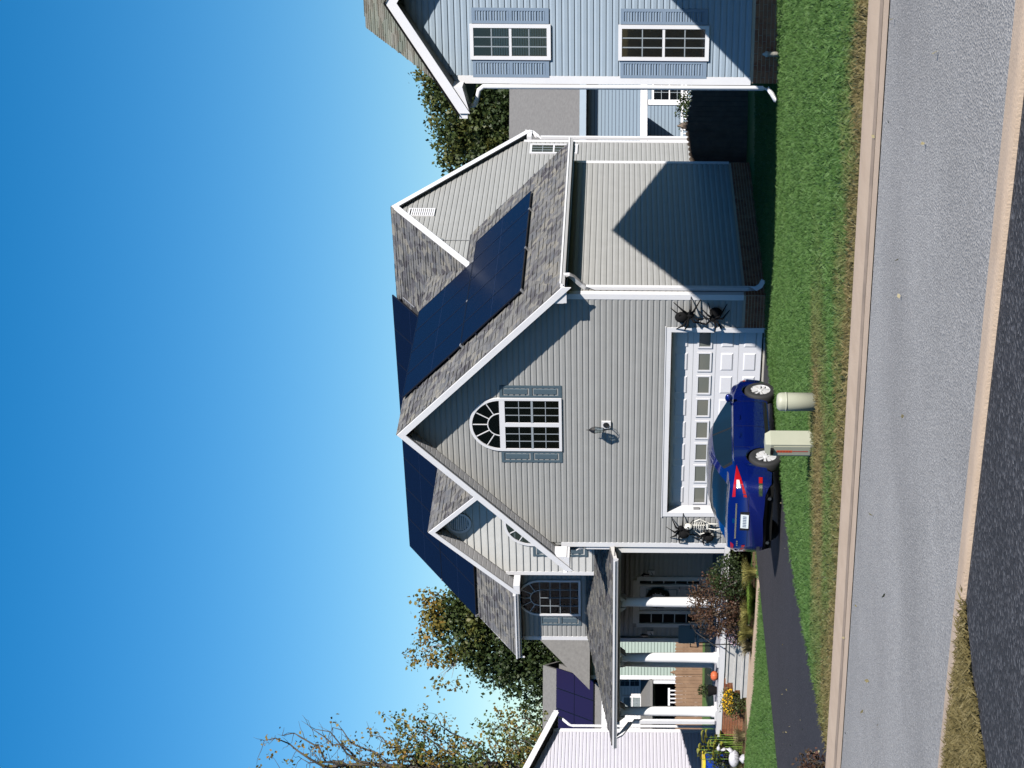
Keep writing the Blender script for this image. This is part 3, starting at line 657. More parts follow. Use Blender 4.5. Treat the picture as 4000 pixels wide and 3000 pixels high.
# fan-topped windows
def fan_window(xf, uc, hw, z0, zs, back='room_dark', two=True, spokes=5, tall=False):
    w = MB(xf); fw = .065; d = .06
    w.arc(uc, zs, hw-fw, hw, 0, math.pi, 0, d, 24); w.box(uc-hw, uc-hw+fw, 0, d, z0, zs); w.box(uc+hw-fw, uc+hw, 0, d, z0, zs); w.box(uc-hw+fw, uc+hw-fw, 0, d, z0, z0+fw)
    if two: w.box(uc-hw+fw, uc+hw-fw, 0, d-.004, zs-.10, zs+.03); w.box(uc-.055, uc+.055, 0, d-.004, z0+fw, zs-.10)
    w = w.build('fan_window', 'trim', H)
    b = MB(xf); n = 20; b.add([(uc+(hw-.03)*math.cos(math.pi*i/n), .024, zs+(hw-.03)*math.sin(math.pi*i/n)) for i in range(n+1)]+[(uc-hw+.03, .024, z0+.02), (uc+hw-.03, .024, z0+.02)], [tuple(range(n+1))+(n+1, n+2)]); b.build('window_recess', back, w)
    g_ = MB(xf); g_.add([(uc+(hw-.03)*math.cos(math.pi*i/n), .034, zs+(hw-.03)*math.sin(math.pi*i/n)) for i in range(n+1)]+[(uc-hw+.03, .034, z0+.02), (uc+hw-.03, .034, z0+.02)], [tuple(range(n+1))+(n+1, n+2)]); g_.build('pane', 'glass_dark', w)
    ri = hw*.42
    MB(xf).arc(uc, zs, ri-.011, ri+.011, 0, math.pi, .036, .050, 16).build('muntin', 'trim', w)
    for i in range(1, spokes+1):
        t = math.pi*i/(spokes+1); c, s_ = math.cos(t), math.sin(t); px_, pz_ = -s_*.010, c*.010
        MB(xf).hexa([(uc+c*r+px_*k, n0, zs+s_*r+pz_*k) for n0 in (.036, .049) for r, k in ((ri+.012, 1), (hw-fw, 1), (hw-fw, -1), (ri+.012, -1))]).build('muntin', 'trim', w)
    return w
fw1 = fan_window(FF, -3.515, .745, 4.69, 6.13, back='room_dark')
for a, b in ((-4.195, -3.57), (-3.46, -2.835)):
    zm = 5.39; bar(FF, 'meeting_rail', 'muntin_grey', fw1, a, b, .03, .052, zm-.025, zm+.025)
    for c in (1, 2): u = a+(b-a)*c/3; bar(FF, 'muntin', 'muntin_grey', fw1, u-.008, u+.008, .036, .046, 4.755, 6.03)
    for q in (5.07, 5.70): bar(FF, 'muntin', 'muntin_grey', fw1, a, b, .0365, .0455, q-.008, q+.008)
shutter(H, FF, -2.765, -2.43, 4.68, 6.14); shutter(H, FF, -4.60, -4.265, 4.68, 6.14)
fw2 = fan_window(FP, -12.15, .64, 4.38, 5.53, two=False, spokes=5)
for q in (5.53, 5.24, 4.96, 4.67): bar(FP, 'muntin', 'muntin_grey', fw2, -12.73, -11.57, .036, .047, q-.010, q+.010)
for c in (1, 2, 3): u = -12.73+1.16*c/4; bar(FP, 'muntin', 'muntin_grey', fw2, u-.010, u+.010, .0365, .0465, 4.44, 5.52)
shutter(H, FP, -13.155, -12.80, 4.36, 5.55)
fw3 = fan_window(FG, -8.35, .74, 4.16, 5.62, two=True); shutter(H, FG, -9.45, -9.10, 4.14, 5.60); shutter(H, FG, -7.60, -7.25, 4.14, 5.60)
window(H, FM, 12.50, 13.14, 4.60, 6.0, 3, 2, True, 'room_dark', fw=.06)
# vents
v = MB(FM); v.box(8.44, 8.47, 0, .05, 8.42, 9.14); v.box(8.85, 8.88, 0, .05, 8.42, 9.14); v.box(8.47, 8.85, 0, .05, 8.42, 8.46); v.box(8.47, 8.85, 0, .05, 9.10, 9.14); v = v.build('gable_vent', 'trim', H, fix=False)
bar(FM, 'vent_back', 'room_dim', v, 8.47, 8.85, .022, .026, 8.46, 9.10)
for i in range(11): q = 8.475+i*.055; MB(FM).hexa([(8.47, .026, q+.03), (8.85, .026, q+.03), (8.85, .048, q), (8.47, .048, q), (8.47, .026, q+.042), (8.85, .026, q+.042), (8.85, .048, q+.012), (8.47, .048, q+.012)]).build('slat', 'trim', v)
v = MB(FG); v.arc(-8.355, 7.53, .26, .33, 0, 2*math.pi, .02, .06, 28); v = v.build('round_vent', 'trim', H)
b = MB(FG); b.add([(-8.355+.27*math.cos(2*math.pi*i/24), .024, 7.53+.27*math.sin(2*math.pi*i/24)) for i in range(24)], [tuple(range(24))]); b.build('vent_back', 'shutter', v)
for i in range(-4, 5):
    q = 7.53+i*.055; hw = math.sqrt(.26**2-(i*.055)**2); MB(FG).hexa([(-8.355-hw, .026, q+.02), (-8.355+hw, .026, q+.02), (-8.355+hw, .046, q-.01), (-8.355-hw, .046, q-.01), (-8.355-hw, .026, q+.032), (-8.355+hw, .026, q+.032), (-8.355+hw, .046, q+.008), (-8.355-hw, .046, q+.008)]).build('slat', 'trim', v)
# conduit from the roof panels
cj = MB(FM); cj.tube([(7.02, .04, 7.12), (7.02, .04, 8.05)], .012, 6); cj.box(6.97, 7.07, .024, .06, 8.05, 8.26); cj.build('conduit', 'metal_grey', H)
MB().tube([(-4.86, 8.4, mroof(8.4)+.05), (-4.86, 7.85, mroof(7.85)+.05)], .018, 6).build('conduit', 'metal_grey', H)
# ---- porch
pf = MB(); pf.box(-13.40, -7.1, -.02, 4.2, .62, .70); pf.build('porch_floor', 'porch_floor', H, fix=False)
bar(ident, 'porch_fascia', 'porch_white', H, -13.42, -7.1, -.045, -.021, .56, .695)
for i, (zz, y0, y1) in enumerate(((.525, -.30, -.046), (.35, -.58, -.046), (.175, -.86, -.046))):
    st = bar(ident, 'porch_step', 'step_white', H, -11.30, -9.55, y0, y1, Tz(-10.4, -.6)-.02 if i == 2 else zz-.175, zz)
    bar(ident, 'tread_nosing', 'step_white', st, -11.32, -9.53, y0-.025, y0+.02, zz-.035, zz+.003)
def column(x, y, z0, z1, half=False):
    p = [(.17, 0), (.17, .06), (.15, .07), (.155, .12), (.135, .15), (.132, .9), (.125, 1.7), (.112, z1-z0-.16), (.125, z1-z0-.14), (.125, z1-z0-.11), (.14, z1-z0-.07), (.14, z1-z0-.005)]
    o = MB().lathe(p, (x, y, z0), 20).build('column', 'porch_white', H, smooth=True)
    bar(ident, 'plinth', 'porch_white', o, x-.18, x+.18, y-.18, y+.18, z0-.001, z0+.05); return o
for x in (-9.02, -10.86, -12.72): column(x, .16, .70, 3.26)
column(-12.72, 2.1, .70, 3.26)
bar(ident, 'pilaster', 'porch_white', H, -7.34, -7.135, .02, .30, .70, 3.26); bar(FP, 'pilaster', 'porch_white', H, -13.70, -13.56, .031, .09, .70, 3.26)
bm_ = MB(); bm_.box(-13.0, -7.11, .03, .30, 3.262, 3.42); bm_.box(-13.0, -12.58, .302, 4.2, 3.262, 3.42); bm_.build('porch_beam', 'porch_white', H, fix=False)
for x in (-9.02, -10.86, -12.72):
    for s_ in (-1, 1): MB().prism([(x+s_*.12, 3.26), (x+s_*.26, 3.26), (x+s_*.12, 3.12)], .05, .28).build('bracket', 'porch_white', H)
bar(ident, 'porch_ceiling', 'soffit', H, -13.2, -7.1, -.40, 4.18, 3.425, 3.445)
# entry door with sidelights
cs = MB(FP); cs.box(-13.19, -13.05, 0, .05, .70, 2.80); cs.box(-11.51, -11.37, 0, .05, .70, 2.80); cs.box(-13.05, -11.51, 0, .05, 2.72, 2.90); cs.box(-12.70, -12.58, 0, .05, .70, 2.72); cs.box(-11.70, -11.64, 0, .05, .70, 2.72); cs.build('entry_casing', 'porch_white', H, fix=False)
ed = bar(FP, 'entry_door', 'door_teal', H, -12.575, -11.705, .0, .035, .71, 2.71)
for a, b, q0, q1 in ((-12.48, -12.19, .9, 1.45), (-12.09, -11.80, .9, 1.45), (-12.48, -12.19, 1.65, 2.55), (-12.09, -11.80, 1.65, 2.55)): MB(FP).hexa([(a, .034, q0), (b, .034, q0), (b, .034, q1), (a, .034, q1), (a+.03, .046, q0+.03), (b-.03, .046, q0+.03), (b-.03, .046, q1-.03), (a+.03, .046, q1-.03)]).build('raised_panel', 'door_teal', ed)
MB(FP).tube([(-11.78, .036, 1.6), (-11.78, .08, 1.6), (-11.86, .085, 1.6)], .012, 8).build('handle', 'metal_grey', ed)
for a, b in ((-13.04, -12.71), (-11.63, -11.52)):
    sl = MB(FP); sl.box(a, b, 0, .02, .70, 1.05); sl = sl.build('sidelight', 'porch_white', H, fix=False)
    bar(FP, 'pane', 'room_dark', sl, a, b, .004, .014, 1.05, 2.71)
    for i in range(1, 5): q = 1.05+1.66*i/5; bar(FP, 'muntin', 'porch_white', sl, a, b, .014, .024, q-.012, q+.012)

# ribbed soffit under the sunlit rakes
def ribs(parent, x0, z0, x1, z1, y0, y1, step=.155):
    L = math.hypot(x1-x0, z1-z0); k = int(L/step); dx, dz = (x1-x0)/L, (z1-z0)/L
    for i in range(k):
        a, b = i*step, i*step+.132; P = [(x0+dx*t, y, z0+dz*t-o) for o in (.003, .010) for t, y in ((a, y0), (b, y0), (b, y1), (a, y1))]
        MB().hexa(P).build('soffit_panel', 'trim', parent)
ribs(rgl, -7.46, groof(-7.46)-.145, GR-.1, GPK-.262, -.44, -.03); ribs(r2l, -10.30, 6.05, -8.45, 8.03, 2.16, 2.57)
# ------------------------------------------------------------------ solar arrays on the roof
def solar(name, label, org, ud, vd, nd, rows, m='solar_glass', pw=1.045, pl=2.10, lift=.11):
    """rows: (v start, u start, count)"""
    org, ud, vd, nd = map(Vector, (org, ud, vd, nd)); A = thing(name, label, 'solar panels', tuple(org)); 
    def box(u0, u1, v0, v1, n0, n1): return [tuple(ud*u+vd*v+nd*n) for n in (n0, n1) for u, v in ((u0, v0), (u1, v0), (u1, v1), (u0, v1))]
    for v0, u0, k in rows:
        for i in range(k):
            a = u0+i*pw; b = a+pw-.012; t = v0+pl-.012
            fr = MB(); e = .018
            for q in ((a, b, v0, v0+e), (a, b, t-e, t), (a, a+e, v0+e, t-e), (b-e, b, v0+e, t-e)): fr.hexa(box(*q, lift-.035, lift))
            P = fr.build('panel', 'solar_frame', A)
            MB().hexa(box(a+e, b-e, v0+e, t-e, lift-.030, lift-.004)).build('glass', m, P)
            vm = (v0+t)/2; MB().hexa(box(a+e, b-e, vm-.007, vm+.007, lift-.0038, lift-.0028)).build('busbar', 'solar_line', P)
        for i in range(k+1):
            u = u0+min(i, k-.03)*pw
            if i % 2 == 0: MB().hexa(box(u-.02, u+.05, v0-.03, v0+.02, 0, lift+.004)).build('clamp', 'metal_grey', A)
        for q in (.45, 1.6): MB().hexa(box(u0-.03, u0+k*pw+.03, v0+q-.02, v0+q+.02, .02, lift-.037)).build('rail', 'solar_frame', A)
    return A
gl = math.hypot(1, GP)
solar('solar_array', 'dark blue solar panels in two rows on the garage roof slope', (.42, -.45, groof(.42)), (0, 1, 0), gc, gn, [(.92*gl, 1.40, 5), (.92*gl+2.10, 1.40, 4)])
solar('solar_array', 'dark navy solar panels across the upper main roof below the ridge', (-13.95, 3.75, mroof(3.75)), (1, 0, 0), mc, mn, [((8.92-3.75)/mc.y-2.06, .03, 8), ((8.92-3.75)/mc.y-4.10, .03, 4)], pl=2.03, pw=1.115)
# ------------------------------------------------------------------ lights, decorations
def ico(mb, c, r, sq=(1, 1, 1), n=10, k=7):
    vs = []; fs = []
    for i in range(k+1):
        for j in range(n):
            a = math.pi*i/k; t = 2*math.pi*j/n; vs.append((c[0]+max(.01, math.sin(a))*math.cos(t)*r*sq[0], c[1]+max(.01, math.sin(a))*math.sin(t)*r*sq[1], c[2]-math.cos(a)*r*sq[2]))
    for i in range(k):
        for j in range(n): fs.append((i*n+j, i*n+(j+1) % n, (i+1)*n+(j+1) % n, (i+1)*n+j))
    return mb.add(vs, fs)
L0 = thing('wall_lantern', 'black carriage lantern on a white block above the garage door', 'lantern', (-3.5, 0, 3.64))
MB().box(-.10, .10, -.06, -.018, -.11, .11).build('mounting_block', 'trim', L0, fix=False)
MB().lathe([(.075, -.06), (.07, -.075), (.03, -.085)], (0, 0, 0), 16, axis='y').build('backplate', 'lamp_metal', L0)
arm = [(0, -.08, .0), (0, -.16, -.06), (0, -.24, -.05), (0, -.27, .02), (0, -.27, .05)]
MB().tube(arm, .010, 8).tube([(0, -.08, -.02), (0, -.12, -.12), (0, -.20, -.10), (0, -.24, -.04)], .006, 6).build('scroll_arm', 'lamp_metal', L0)
MB().lathe([(.02, .03), (.055, .05), (.058, .065), (.03, .07)], (0, -.27, 0), 8).build('cage_base', 'lamp_metal', L0)
cg = MB()
for i in range(6):
    t = math.pi*i/3; cg.tube([(.055*math.cos(t), -.27+.055*math.sin(t), .065), (.088*math.cos(t), -.27+.088*math.sin(t), .27)], .005, 5)
cg.lathe([(.088, .262), (.092, .27), (.088, .278)], (0, -.27, 0), 12).build('cage', 'lamp_metal', L0)
MB().lathe([(.05, .07), (.083, .265)], (0, -.27, 0), 6, cap=False).build('glass', 'glass', L0)
MB().lathe([(.014, .07), (.014, .20), (.004, .21)], (0, -.27, 0), 8).build('candle', 'lamp_glass', L0)
MB().lathe([(.10, .272), (.07, .34), (.02, .40), (.008, .41), (.012, .43), (.003, .48)], (0, -.27, 0), 6).build('cap', 'lamp_metal', L0)
def spider(u, z, s, rot, label, seed):
    random.seed(seed); A = thing('spider_decoration', label, 'spider', (u, 0, z), group='spiders on the garage wall')
    b = MB(); c_, s_ = math.cos(rot), math.sin(rot)
    R = lambda x, zz, n: (x*c_-zz*s_, -n, x*s_+zz*c_)
    mb = MB(); ico(mb, R(0, .13*s, .11*s), .13*s, (1, .8, 1.15)); ico(mb, R(0, -.06*s, .10*s), .085*s, (1, .8, 1)); mb.build('body', 'black', A, smooth=True)
    for k in range(8):
        sd_ = -1 if k < 4 else 1; a = math.radians((-55+36*(k % 4)+random.uniform(-9, 9)))
        dx, dz = sd_*math.cos(a), math.sin(a); L1, L2 = .19*s*random.uniform(.9, 1.15), .26*s*random.uniform(.85, 1.2); bend = random.uniform(-.5, .5)
        k1 = R(dx*L1, dz*L1-.03*s, .20*s*random.uniform(.8, 1.2)); a2 = a+bend; k2 = R(dx*L1+sd_*math.cos(a2)*L2*.8, dz*L1+math.sin(a2)*L2-.03*s, .03)
        MB().tube([R(0, -.04*s, .10*s), k1, k2], [.030*s, .026*s, .008*s], 6).build('leg', 'black', A)
spider(-.47, 1.80, 1.05, .3, 'big black spider on grey siding, upper one right of the garage door', 3)
spider(-.50, 1.20, .95, -1.9, 'black spider half in shade, lower one right of the garage door', 5)
spider(-6.55, 1.78, .95, 2.0, 'long-legged black spider on siding left of the garage door', 11)
spider(-6.72, 1.18, .80, 2.4, 'dark spider low beside the skeleton, behind the car', 15)
K = thing('skeleton_figure', 'white bone skeleton figure on siding beside the garage door', 'skeleton', (-6.42, -.02, 1.40))
mb = MB(); ico(mb, (.02, -.13, .22), .10, (.85, .9, 1.1)); mb.build('skull', 'bone', K, smooth=True)
mb = MB(); ico(mb, (-.015, -.22, .235), .022); ico(mb, (.055, -.22, .235), .022); mb.build('eye_socket', 'black', K)
for i in range(5): q = .06-.055*i; MB().tube([(-.10+.012*i, -.07, q), (-.06, -.15, q+.015), (.02, -.17, q+.02), (.10, -.15, q+.015), (.14-.012*i, -.07, q)], .010, 6).build('rib', 'bone', K)
MB().tube([(.02, -.07, .14), (.02, -.07, -.25)], .014, 6).build('spine', 'bone', K)
for s_ in (-1, 1): MB().tube([(.02+s_*.13, -.10, .08), (.02+s_*.23, -.13, -.06), (.02+s_*.16, -.16, -.20)], [.014, .012, .014], 6).build('arm', 'bone', K)
MB().tube([(-.07, -.10, -.25), (.11, -.10, -.25)], .03, 8).build('pelvis', 'bone', K)
for s_ in (-1, 1): MB().tube([(.02+s_*.07, -.11, -.26), (.02+s_*.09, -.14, -.46), (.02+s_*.06, -.08, -.66)], [.016, .014, .012], 6).build('leg', 'bone', K)
def sconce(x, label):
    A = thing('porch_sconce', label, 'sconce', (x, 4.2, 2.40), group='porch sconces')
    MB().box(-.07, .07, -.05, -.024, -.09, .09).build('mounting_block', 'trim', A, fix=False)
    MB().tube([(0, -.05, 0), (0, -.12, -.05), (0, -.16, 0), (0, -.16, .06)], .010, 6).lathe([(.04, .06), (.055, .22)], (0, -.16, 0), 6, cap=False).lathe([(.06, .22), (.015, .28)], (0, -.16, 0), 6).build('lantern_body', 'lamp_metal', A)
    o = MB(); ico(o, (0, -.16, .14), .035); o.build('bulb', 'bulb', A, smooth=True)
sconce(-11.22, 'lit porch sconce nearest the garage, right of the entry door'); sconce(-13.40, 'lit porch sconce on the far left of the entry door')
WR = thing('wreath', 'dark round wreath hanging on the teal front door', 'wreath', (-12.12, 4.14, 2.20))
for k in range(46):
    t = 2*math.pi*k/46
o = MB(); 
for i in range(28):
    for j in range(10):
        t = 2*math.pi*i/28; a = 2*math.pi*j/10; r = .27+.075*math.cos(a)+random.uniform(-.02, .02); o.v.append((r*math.cos(t), -.03+.07*math.sin(a)*(.7), r*math.sin(t)))
for i in range(28):
    for j in range(10): o.f.append((i*10+j, i*10+(j+1) % 10, ((i+1) % 28)*10+(j+1) % 10, ((i+1) % 28)*10+j)); o.mi.append(0)
o.build('greenery', 'wreath', WR)
b = MB()
for k in range(14): t = random.uniform(0, 6.28); ico(b, (.27*math.cos(t), -.11, .27*math.sin(t)), .018, n=6, k=4)
b.build('berries', 'flower_pink', WR)
P_ = thing('pumpkin', 'orange pumpkin at the porch edge beside the white column', 'pumpkin', (-11.42, .10, .70))
pv = []; n, k = 32, 12
for i in range(k+1):
    for j in range(n):
        a = math.pi*i/k; t = 2*math.pi*j/n; r = .125*(max(.05, math.sin(a))**.8)*(1+.07*abs(math.cos(4*t))-.04); pv.append((r*math.cos(t), r*math.sin(t), .10-.10*math.cos(a)))
MB().add(pv, [(i*n+j, i*n+(j+1) % n, (i+1)*n+(j+1) % n, (i+1)*n+j) for i in range(k) for j in range(n)]).build('body', 'pumpkin', P_, smooth=True)
MB().tube([(0, 0, .18), (.01, 0, .24), (.04, .01, .28)], [.022, .016, .014], 7).build('stem', 'bark', P_)
# porch chair seen past the columns
C_ = thing('porch_chair', 'blue cushioned metal chair on the porch near the steps', 'chair', (-12.2, 2.6, .70), .5)
MB().box(-.24, .24, -.24, .24, .40, .46).build('seat', 'chair_blue', C_); MB().box(-.24, .24, .20, .27, .50, .95).build('backrest', 'chair_blue', C_)
for x in (-.22, .22):
    for y in (-.22, .22): MB().tube([(x, y, 0), (x, y, .40)], .014, 6).build('leg', 'lamp_metal', C_)
    MB().tube([(x*1.15, .25, .62), (x*1.15, -.2, .64), (x*1.15, -.24, .42)], .014, 6).build('armrest', 'lamp_metal', C_)
# handrail by the steps
HR = thing('hand_rail', 'thin black metal hand rail beside the porch steps', 'railing', (-9.50, -.10, 0))
MB().tube([(0, .05, .70), (0, .05, 1.50)], .014, 6).build('post', 'lamp_metal', HR); MB().tube([(0, -.80, .0), (0, -.80, .95)], .014, 6).build('post', 'lamp_metal', HR); MB().tube([(0, .05, 1.50), (0, -.35, 1.36), (0, -.80, .95), (0, -.92, .85)], .016, 6).build('rail', 'lamp_metal', HR)
# ------------------------------------------------------------------ blue house next door
NZ = math.radians(8.2); NL0 = (7.639, -5.993, 0)
N = thing('house', 'pale blue sided house with louvred shutters and brick base at the edge', 'house', NL0, NZ)
FN = frame((0, 0), (1, 0), (0, -1))
gpk, gx0, gsl = 7.36, 1.45, .627               # front gable peak height, centre, pitch
w = MB(FN); w.box(2.9, 11, -.18, 0, .3, 6.0); w.prism([(0, .3), (2.9, .3), (2.9, 6.05), (gx0, gpk-.2), (0, 6.25)], -.18, 0); nw = w.build('front_wall', 'siding_blue', N)
nlim = lambda z: (.11 if z < 6.2 else max(.11, gx0-(gpk-.17-z)/gsl), 3.4 if z < 5.9 else min(3.2, gx0+(gpk-.17-z)/gsl))
boards(nw, FN, 1.10, 7.15, .1095, nlim, 'siding_blue')
w = MB(); w.prism([(.19, .3), (10.1, .3), (10.1, 6.1), (5.06, 8.3), (.19, 6.1)], 0, .18, ax='u'); w.box(.18, 11, 9.92, 10.1, .3, 6.1); w.box(10.82, 11, .19, 9.9, .3, 6.1); w.build('side_wall', 'siding_blue', N)
bar(FN, 'corner_board', 'trim', N, -.03, .11, 0, .03, 1.08, 6.2); bar(ident, 'corner_board', 'trim', N, -.03, -.001, .001, .13, 1.08, 6.2)
f = MB(FN); f.box(0, 11, -.16, .004, .2, 1.092); fo = f.build('foundation', 'mortar', N, fix=False)
bricks(fo, frame((0, -.004), (1, 0), (0, -1)), 0, 1.95, .345, 1.09)
bricks(fo, frame((0, -.004), (1, 0), (0, -1)), 1.96, 5, .345, 1.09, joined=True, name='bricks')
for z0, z1, bl in ((4.572, 5.975, True), (1.825, 3.40, False)):
    window(N, FN, .400, 1.020, z0, z1, 3, 2, True, 'room_dim', blind=bl, fw=.062)
    shutter(N, FN, .085, .392, z0+.03, z1-.04, True, 'shutter_blue'); shutter(N, FN, 1.028, 1.30, z0+.03, z1-.04, True, 'shutter_blue')
def nslab(name, ax, poly, d0, d1, topi):
    mb = MB(); k = len(poly); mk = (lambda a, b, d: (a, d, b)) if ax == 'y' else (lambda a, b, d: (d, a, b))
    mb.m = 1; mb.add([mk(a, b, d0) for a, b in poly]+[mk(a, b, d1) for a, b in poly], [tuple(range(k))[::-1], tuple(range(k, 2*k))])
    for i in range(k): mb.f.append((i, (i+1) % k, k+(i+1) % k, k+i)); mb.mi.append(0 if i == topi else 1)
    return mb.build(name, ['roof_under', 'soffit'], N)
ne, nr = 6.16, 8.5; ns = (nr-ne)/(5.06+.4)
nm = nslab('main_roof', 'x', [(.22, ne+ns*.62-.14), (5.06, nr-.16), (5.06, nr), (.22, ne+ns*.62)], -.20, 11.3, 2)
nslab('main_roof_back', 'x', [(5.06, nr-.16), (10.5, ne-.14), (10.5, ne), (5.06, nr)], -.20, 11.3, 2)
nc, nn = nv(0, 1, ns), nv(0, -ns, 1)
shingles(nm, (-.20, .22, ne+ns*.62), (1, 0, 0), nc, nn, 4.6, 5.25, lambda u, v: True, 'shingle_green')
n2 = nslab('gable_roof_west', 'y', [(-.43, ne-.16), (gx0, gpk-.17), (gx0, gpk-.01), (-.43, gpk-gsl*(gx0+.43))], -.40, 2.2, 2)
nslab('gable_roof_east', 'y', [(gx0, gpk-.17), (3.33, ne-.16), (3.33, gpk-gsl*1.88), (gx0, gpk-.01)], -.40, 2.2, 2)
def nrake(a0, z0, a1, z1, y0, y1, h, nm_='rake_board', m='trim', dr=.0):
    q = [(a0, z0-dr), (a1, z1-dr), (a1, z1-dr-h), (a0, z0-dr-h)]; return MB().hexa([(a, y0, z) for a, z in q]+[(a, y1, z) for a, z in q]).build(nm_, m, N)
zt = gpk-gsl*(gx0+.46)
nrake(-.46, zt, gx0, gpk, -.435, -.402, .19); nrake(3.36, zt, gx0, gpk, -.435, -.402, .19)
nrake(-.48, zt+.03, gx0, gpk+.035, -.46, -.30, .025, 'drip_edge', 'black'); nrake(3.38, zt+.03, gx0, gpk+.035, -.46, -.30, .025, 'drip_edge', 'black')
MB().prism([(-.43, 5.99), (-.43, 6.18), (0, 6.40), (0, 6.10)], -.401, .0).build('eave_return', 'trim', N)
MB().box(-.56, -.431, -.40, .25, 6.02, 6.16).build('gutter', 'trim', N)
def nspout(pts, a=.036):
    P = [Vector(p) for p in pts]; return MB().tube(P, a, 10).build('downspout', 'trim', N, smooth=True)
nspout([(-.45, .06, 6.02), (-.44, .05, 5.93), (-.32, .02, 5.88), (-.15, -.01, 5.84), (-.085, -.02, 5.76), (-.085, -.02, 5.6), (-.085, -.02, .86), (-.10, -.03, .76), (-.17, -.06, .70), (-.28, -.12, .63)], .042)
cr = MB()
for i in range(8): t = i/7; cr.lathe([(.046, -.008), (.050, 0), (.046, .008)], (-.10-.16*t, -.03-.08*t, .76-.12*t), 10)
cr.build('corrugated_elbow', 'trim', N)
MB().lathe([(.045, 0), (.045, .20), (.052, .205), (.052, .25), (.03, .262), (.018, .30)], (.56, -.18, .60), 14).build('cleanout_pipe', 'concrete_pale', N, smooth=True)
# its gabled entry porch, just out of the picture: shades the lower wall
pg = MB(); px0, px1, pz = 2.29, 6.3, 2.86; pk = (px0+px1)/2
pg.prism([(px0, pz), (px1, pz), (pk, pz+(pk-px0)*1.0)], -2.2, .0); pg.build('entry_roof', 'roof_far', N)
MB().box(px0+.1, px1-.1, -2.15, -1.95, pz-.22, pz-.001).build('entry_beam', 'trim', N)
for x in (px0+.25, px1-.25): MB().lathe([(.12, 0), (.11, pz-.92)], (x, -2.05, .70), 14).build('entry_column', 'trim', N)
MB().box(px0, px1, -2.3, 0, .4, .70).build('entry_floor', 'concrete_pale', N)
# ------------------------------------------------------------------ white house to the west
LH = thing('house', 'white-sided neighbouring house with brick base beyond the porch', 'house', (-16.5, 3.47, 0))
FL = frame((0, 0), (0, 1), (1, 0))
lr = lambda u: 5.25+.335*min(-u, 12+u) if u > -12 else 5.25
w = MB(FL); w.prism([(-12, .0), (0, .0), (0, 5.15), (-6, 7.16), (-12, 5.15)], -.18, 0); lw = w.build('side_wall', 'siding_white', LH)
boards(lw, FL, .25, 7.1, .1016, lambda z: (-11.9 if z < 5.1 else max(-11.9, -6-(7.16-z)/.335), -.10 if z < 5.1 else min(-.1, -6+(7.16-z)/.335)), 'siding_white')
bar(FL, 'corner_board', 'trim', LH, -.11, .02, 0, .03, .22, 5.18)
MB().box(-9, -.181, -.18, -.001, 0, 5.1).box(-9, -.181, -12, -11.8, 0, 5.1).build('end_wall', 'siding_white', LH)
f = bar(FL, 'foundation', 'mortar', LH, -12, 0, 0, .012, -.1, .245); bricks(f, frame((.012, 0), (0, 1), (1, 0)), -4.2, 0, -.03, .24); bricks(f, frame((.012, 0), (0, 1), (1, 0)), -12, -4.21, -.03, .24, joined=True, name='bricks')
rl = MB(); rl.prism([(.35, 5.06), (-6, 7.19), (-6, 7.34), (.35, 5.21)], -9.3, .32, ax='u'); rl.prism([(-12.35, 5.06), (-6, 7.19), (-6, 7.34), (-12.35, 5.21)], -9.3, .32, ax='u'); rl.build('roof', 'roof_far', LH)
MB().hexa([(.321, .36, 5.21), (.321, -6, 7.34), (.321, -6, 7.16), (.321, .36, 5.03), (.35, .36, 5.21), (.35, -6, 7.34), (.35, -6, 7.16), (.35, .36, 5.03)]).build('rake_board', 'trim', LH)
MB().tube([(.10, .42, 5.05), (.10, .36, 4.95), (.10, .10, 4.72), (.10, .06, 4.6), (.10, .06, .2)], .04, 8).build('downspout', 'trim', LH)
MB().box(-9, .33, .34, .46, 5.06, 5.19).build('gutter', 'trim', LH)
# ------------------------------------------------------------------ houses further back
cy_ = math.radians(32.2)
def back_house(name, label, loc): return thing(name, label, 'house', loc, cy_)
B1 = back_house('house', 'grey-roofed blue house with white deck seen in the gap behind', (-6.89, 25.74, 0))
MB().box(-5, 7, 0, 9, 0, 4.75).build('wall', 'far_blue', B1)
MB().prism([(-.55, 4.82), (5, 7.75), (5, 7.6), (-.55, 4.66)], -5.4, 7.4, ax='u').prism([(10.0, 4.82), (5, 7.75), (5, 7.6), (10.0, 4.66)], -5.4, 7.4, ax='u').build('roof', 'roof_far', B1)
MB().box(-5.4, 7.4, -.60, -.56, 4.60, 4.84).build('fascia', 'siding_blue', B1)
MB().box(-5.2, 7.2, -.55, -.01, 4.60, 4.63).build('soffit', 'soffit', B1)
for x in (.45, 2.6): window(B1, frame((0, 0), (1, 0), (0, -1)), x, x+1.1, .9, 2.2, 3, 2, True, 'room_dark', fw=.08)
D1 = thing('covered_deck', 'white posts, beam and balustrade of the deck behind', 'deck', (-6.89, 25.74, 0), cy_)
MB().box(-3.5, 4, -4.2, -.2, .35, .5).build('floor', 'step_white', D1)
for x in (-1.42, -.16, 2.2): MB().box(x-.09, x+.09, -4.1, -3.92, .5, 2.42).box(x-.13, x+.13, -4.14, -3.88, .5, .72).build('post', 'trim', D1)
MB().box(-1.6, 2.6, -4.14, -3.88, 2.42, 2.66).build('beam', 'trim', D1)
MB().box(-1.4, .0, -3.87, -.2, 2.44, 2.56).build('side_beam', 'trim', D1)
MB().box(-1.7, 2.6, -4.06, -3.98, 1.18, 1.26).build('top_rail', 'trim', D1); MB().box(-1.7, 2.6, -4.06, -3.98, .62, .68).build('bottom_rail', 'trim', D1)
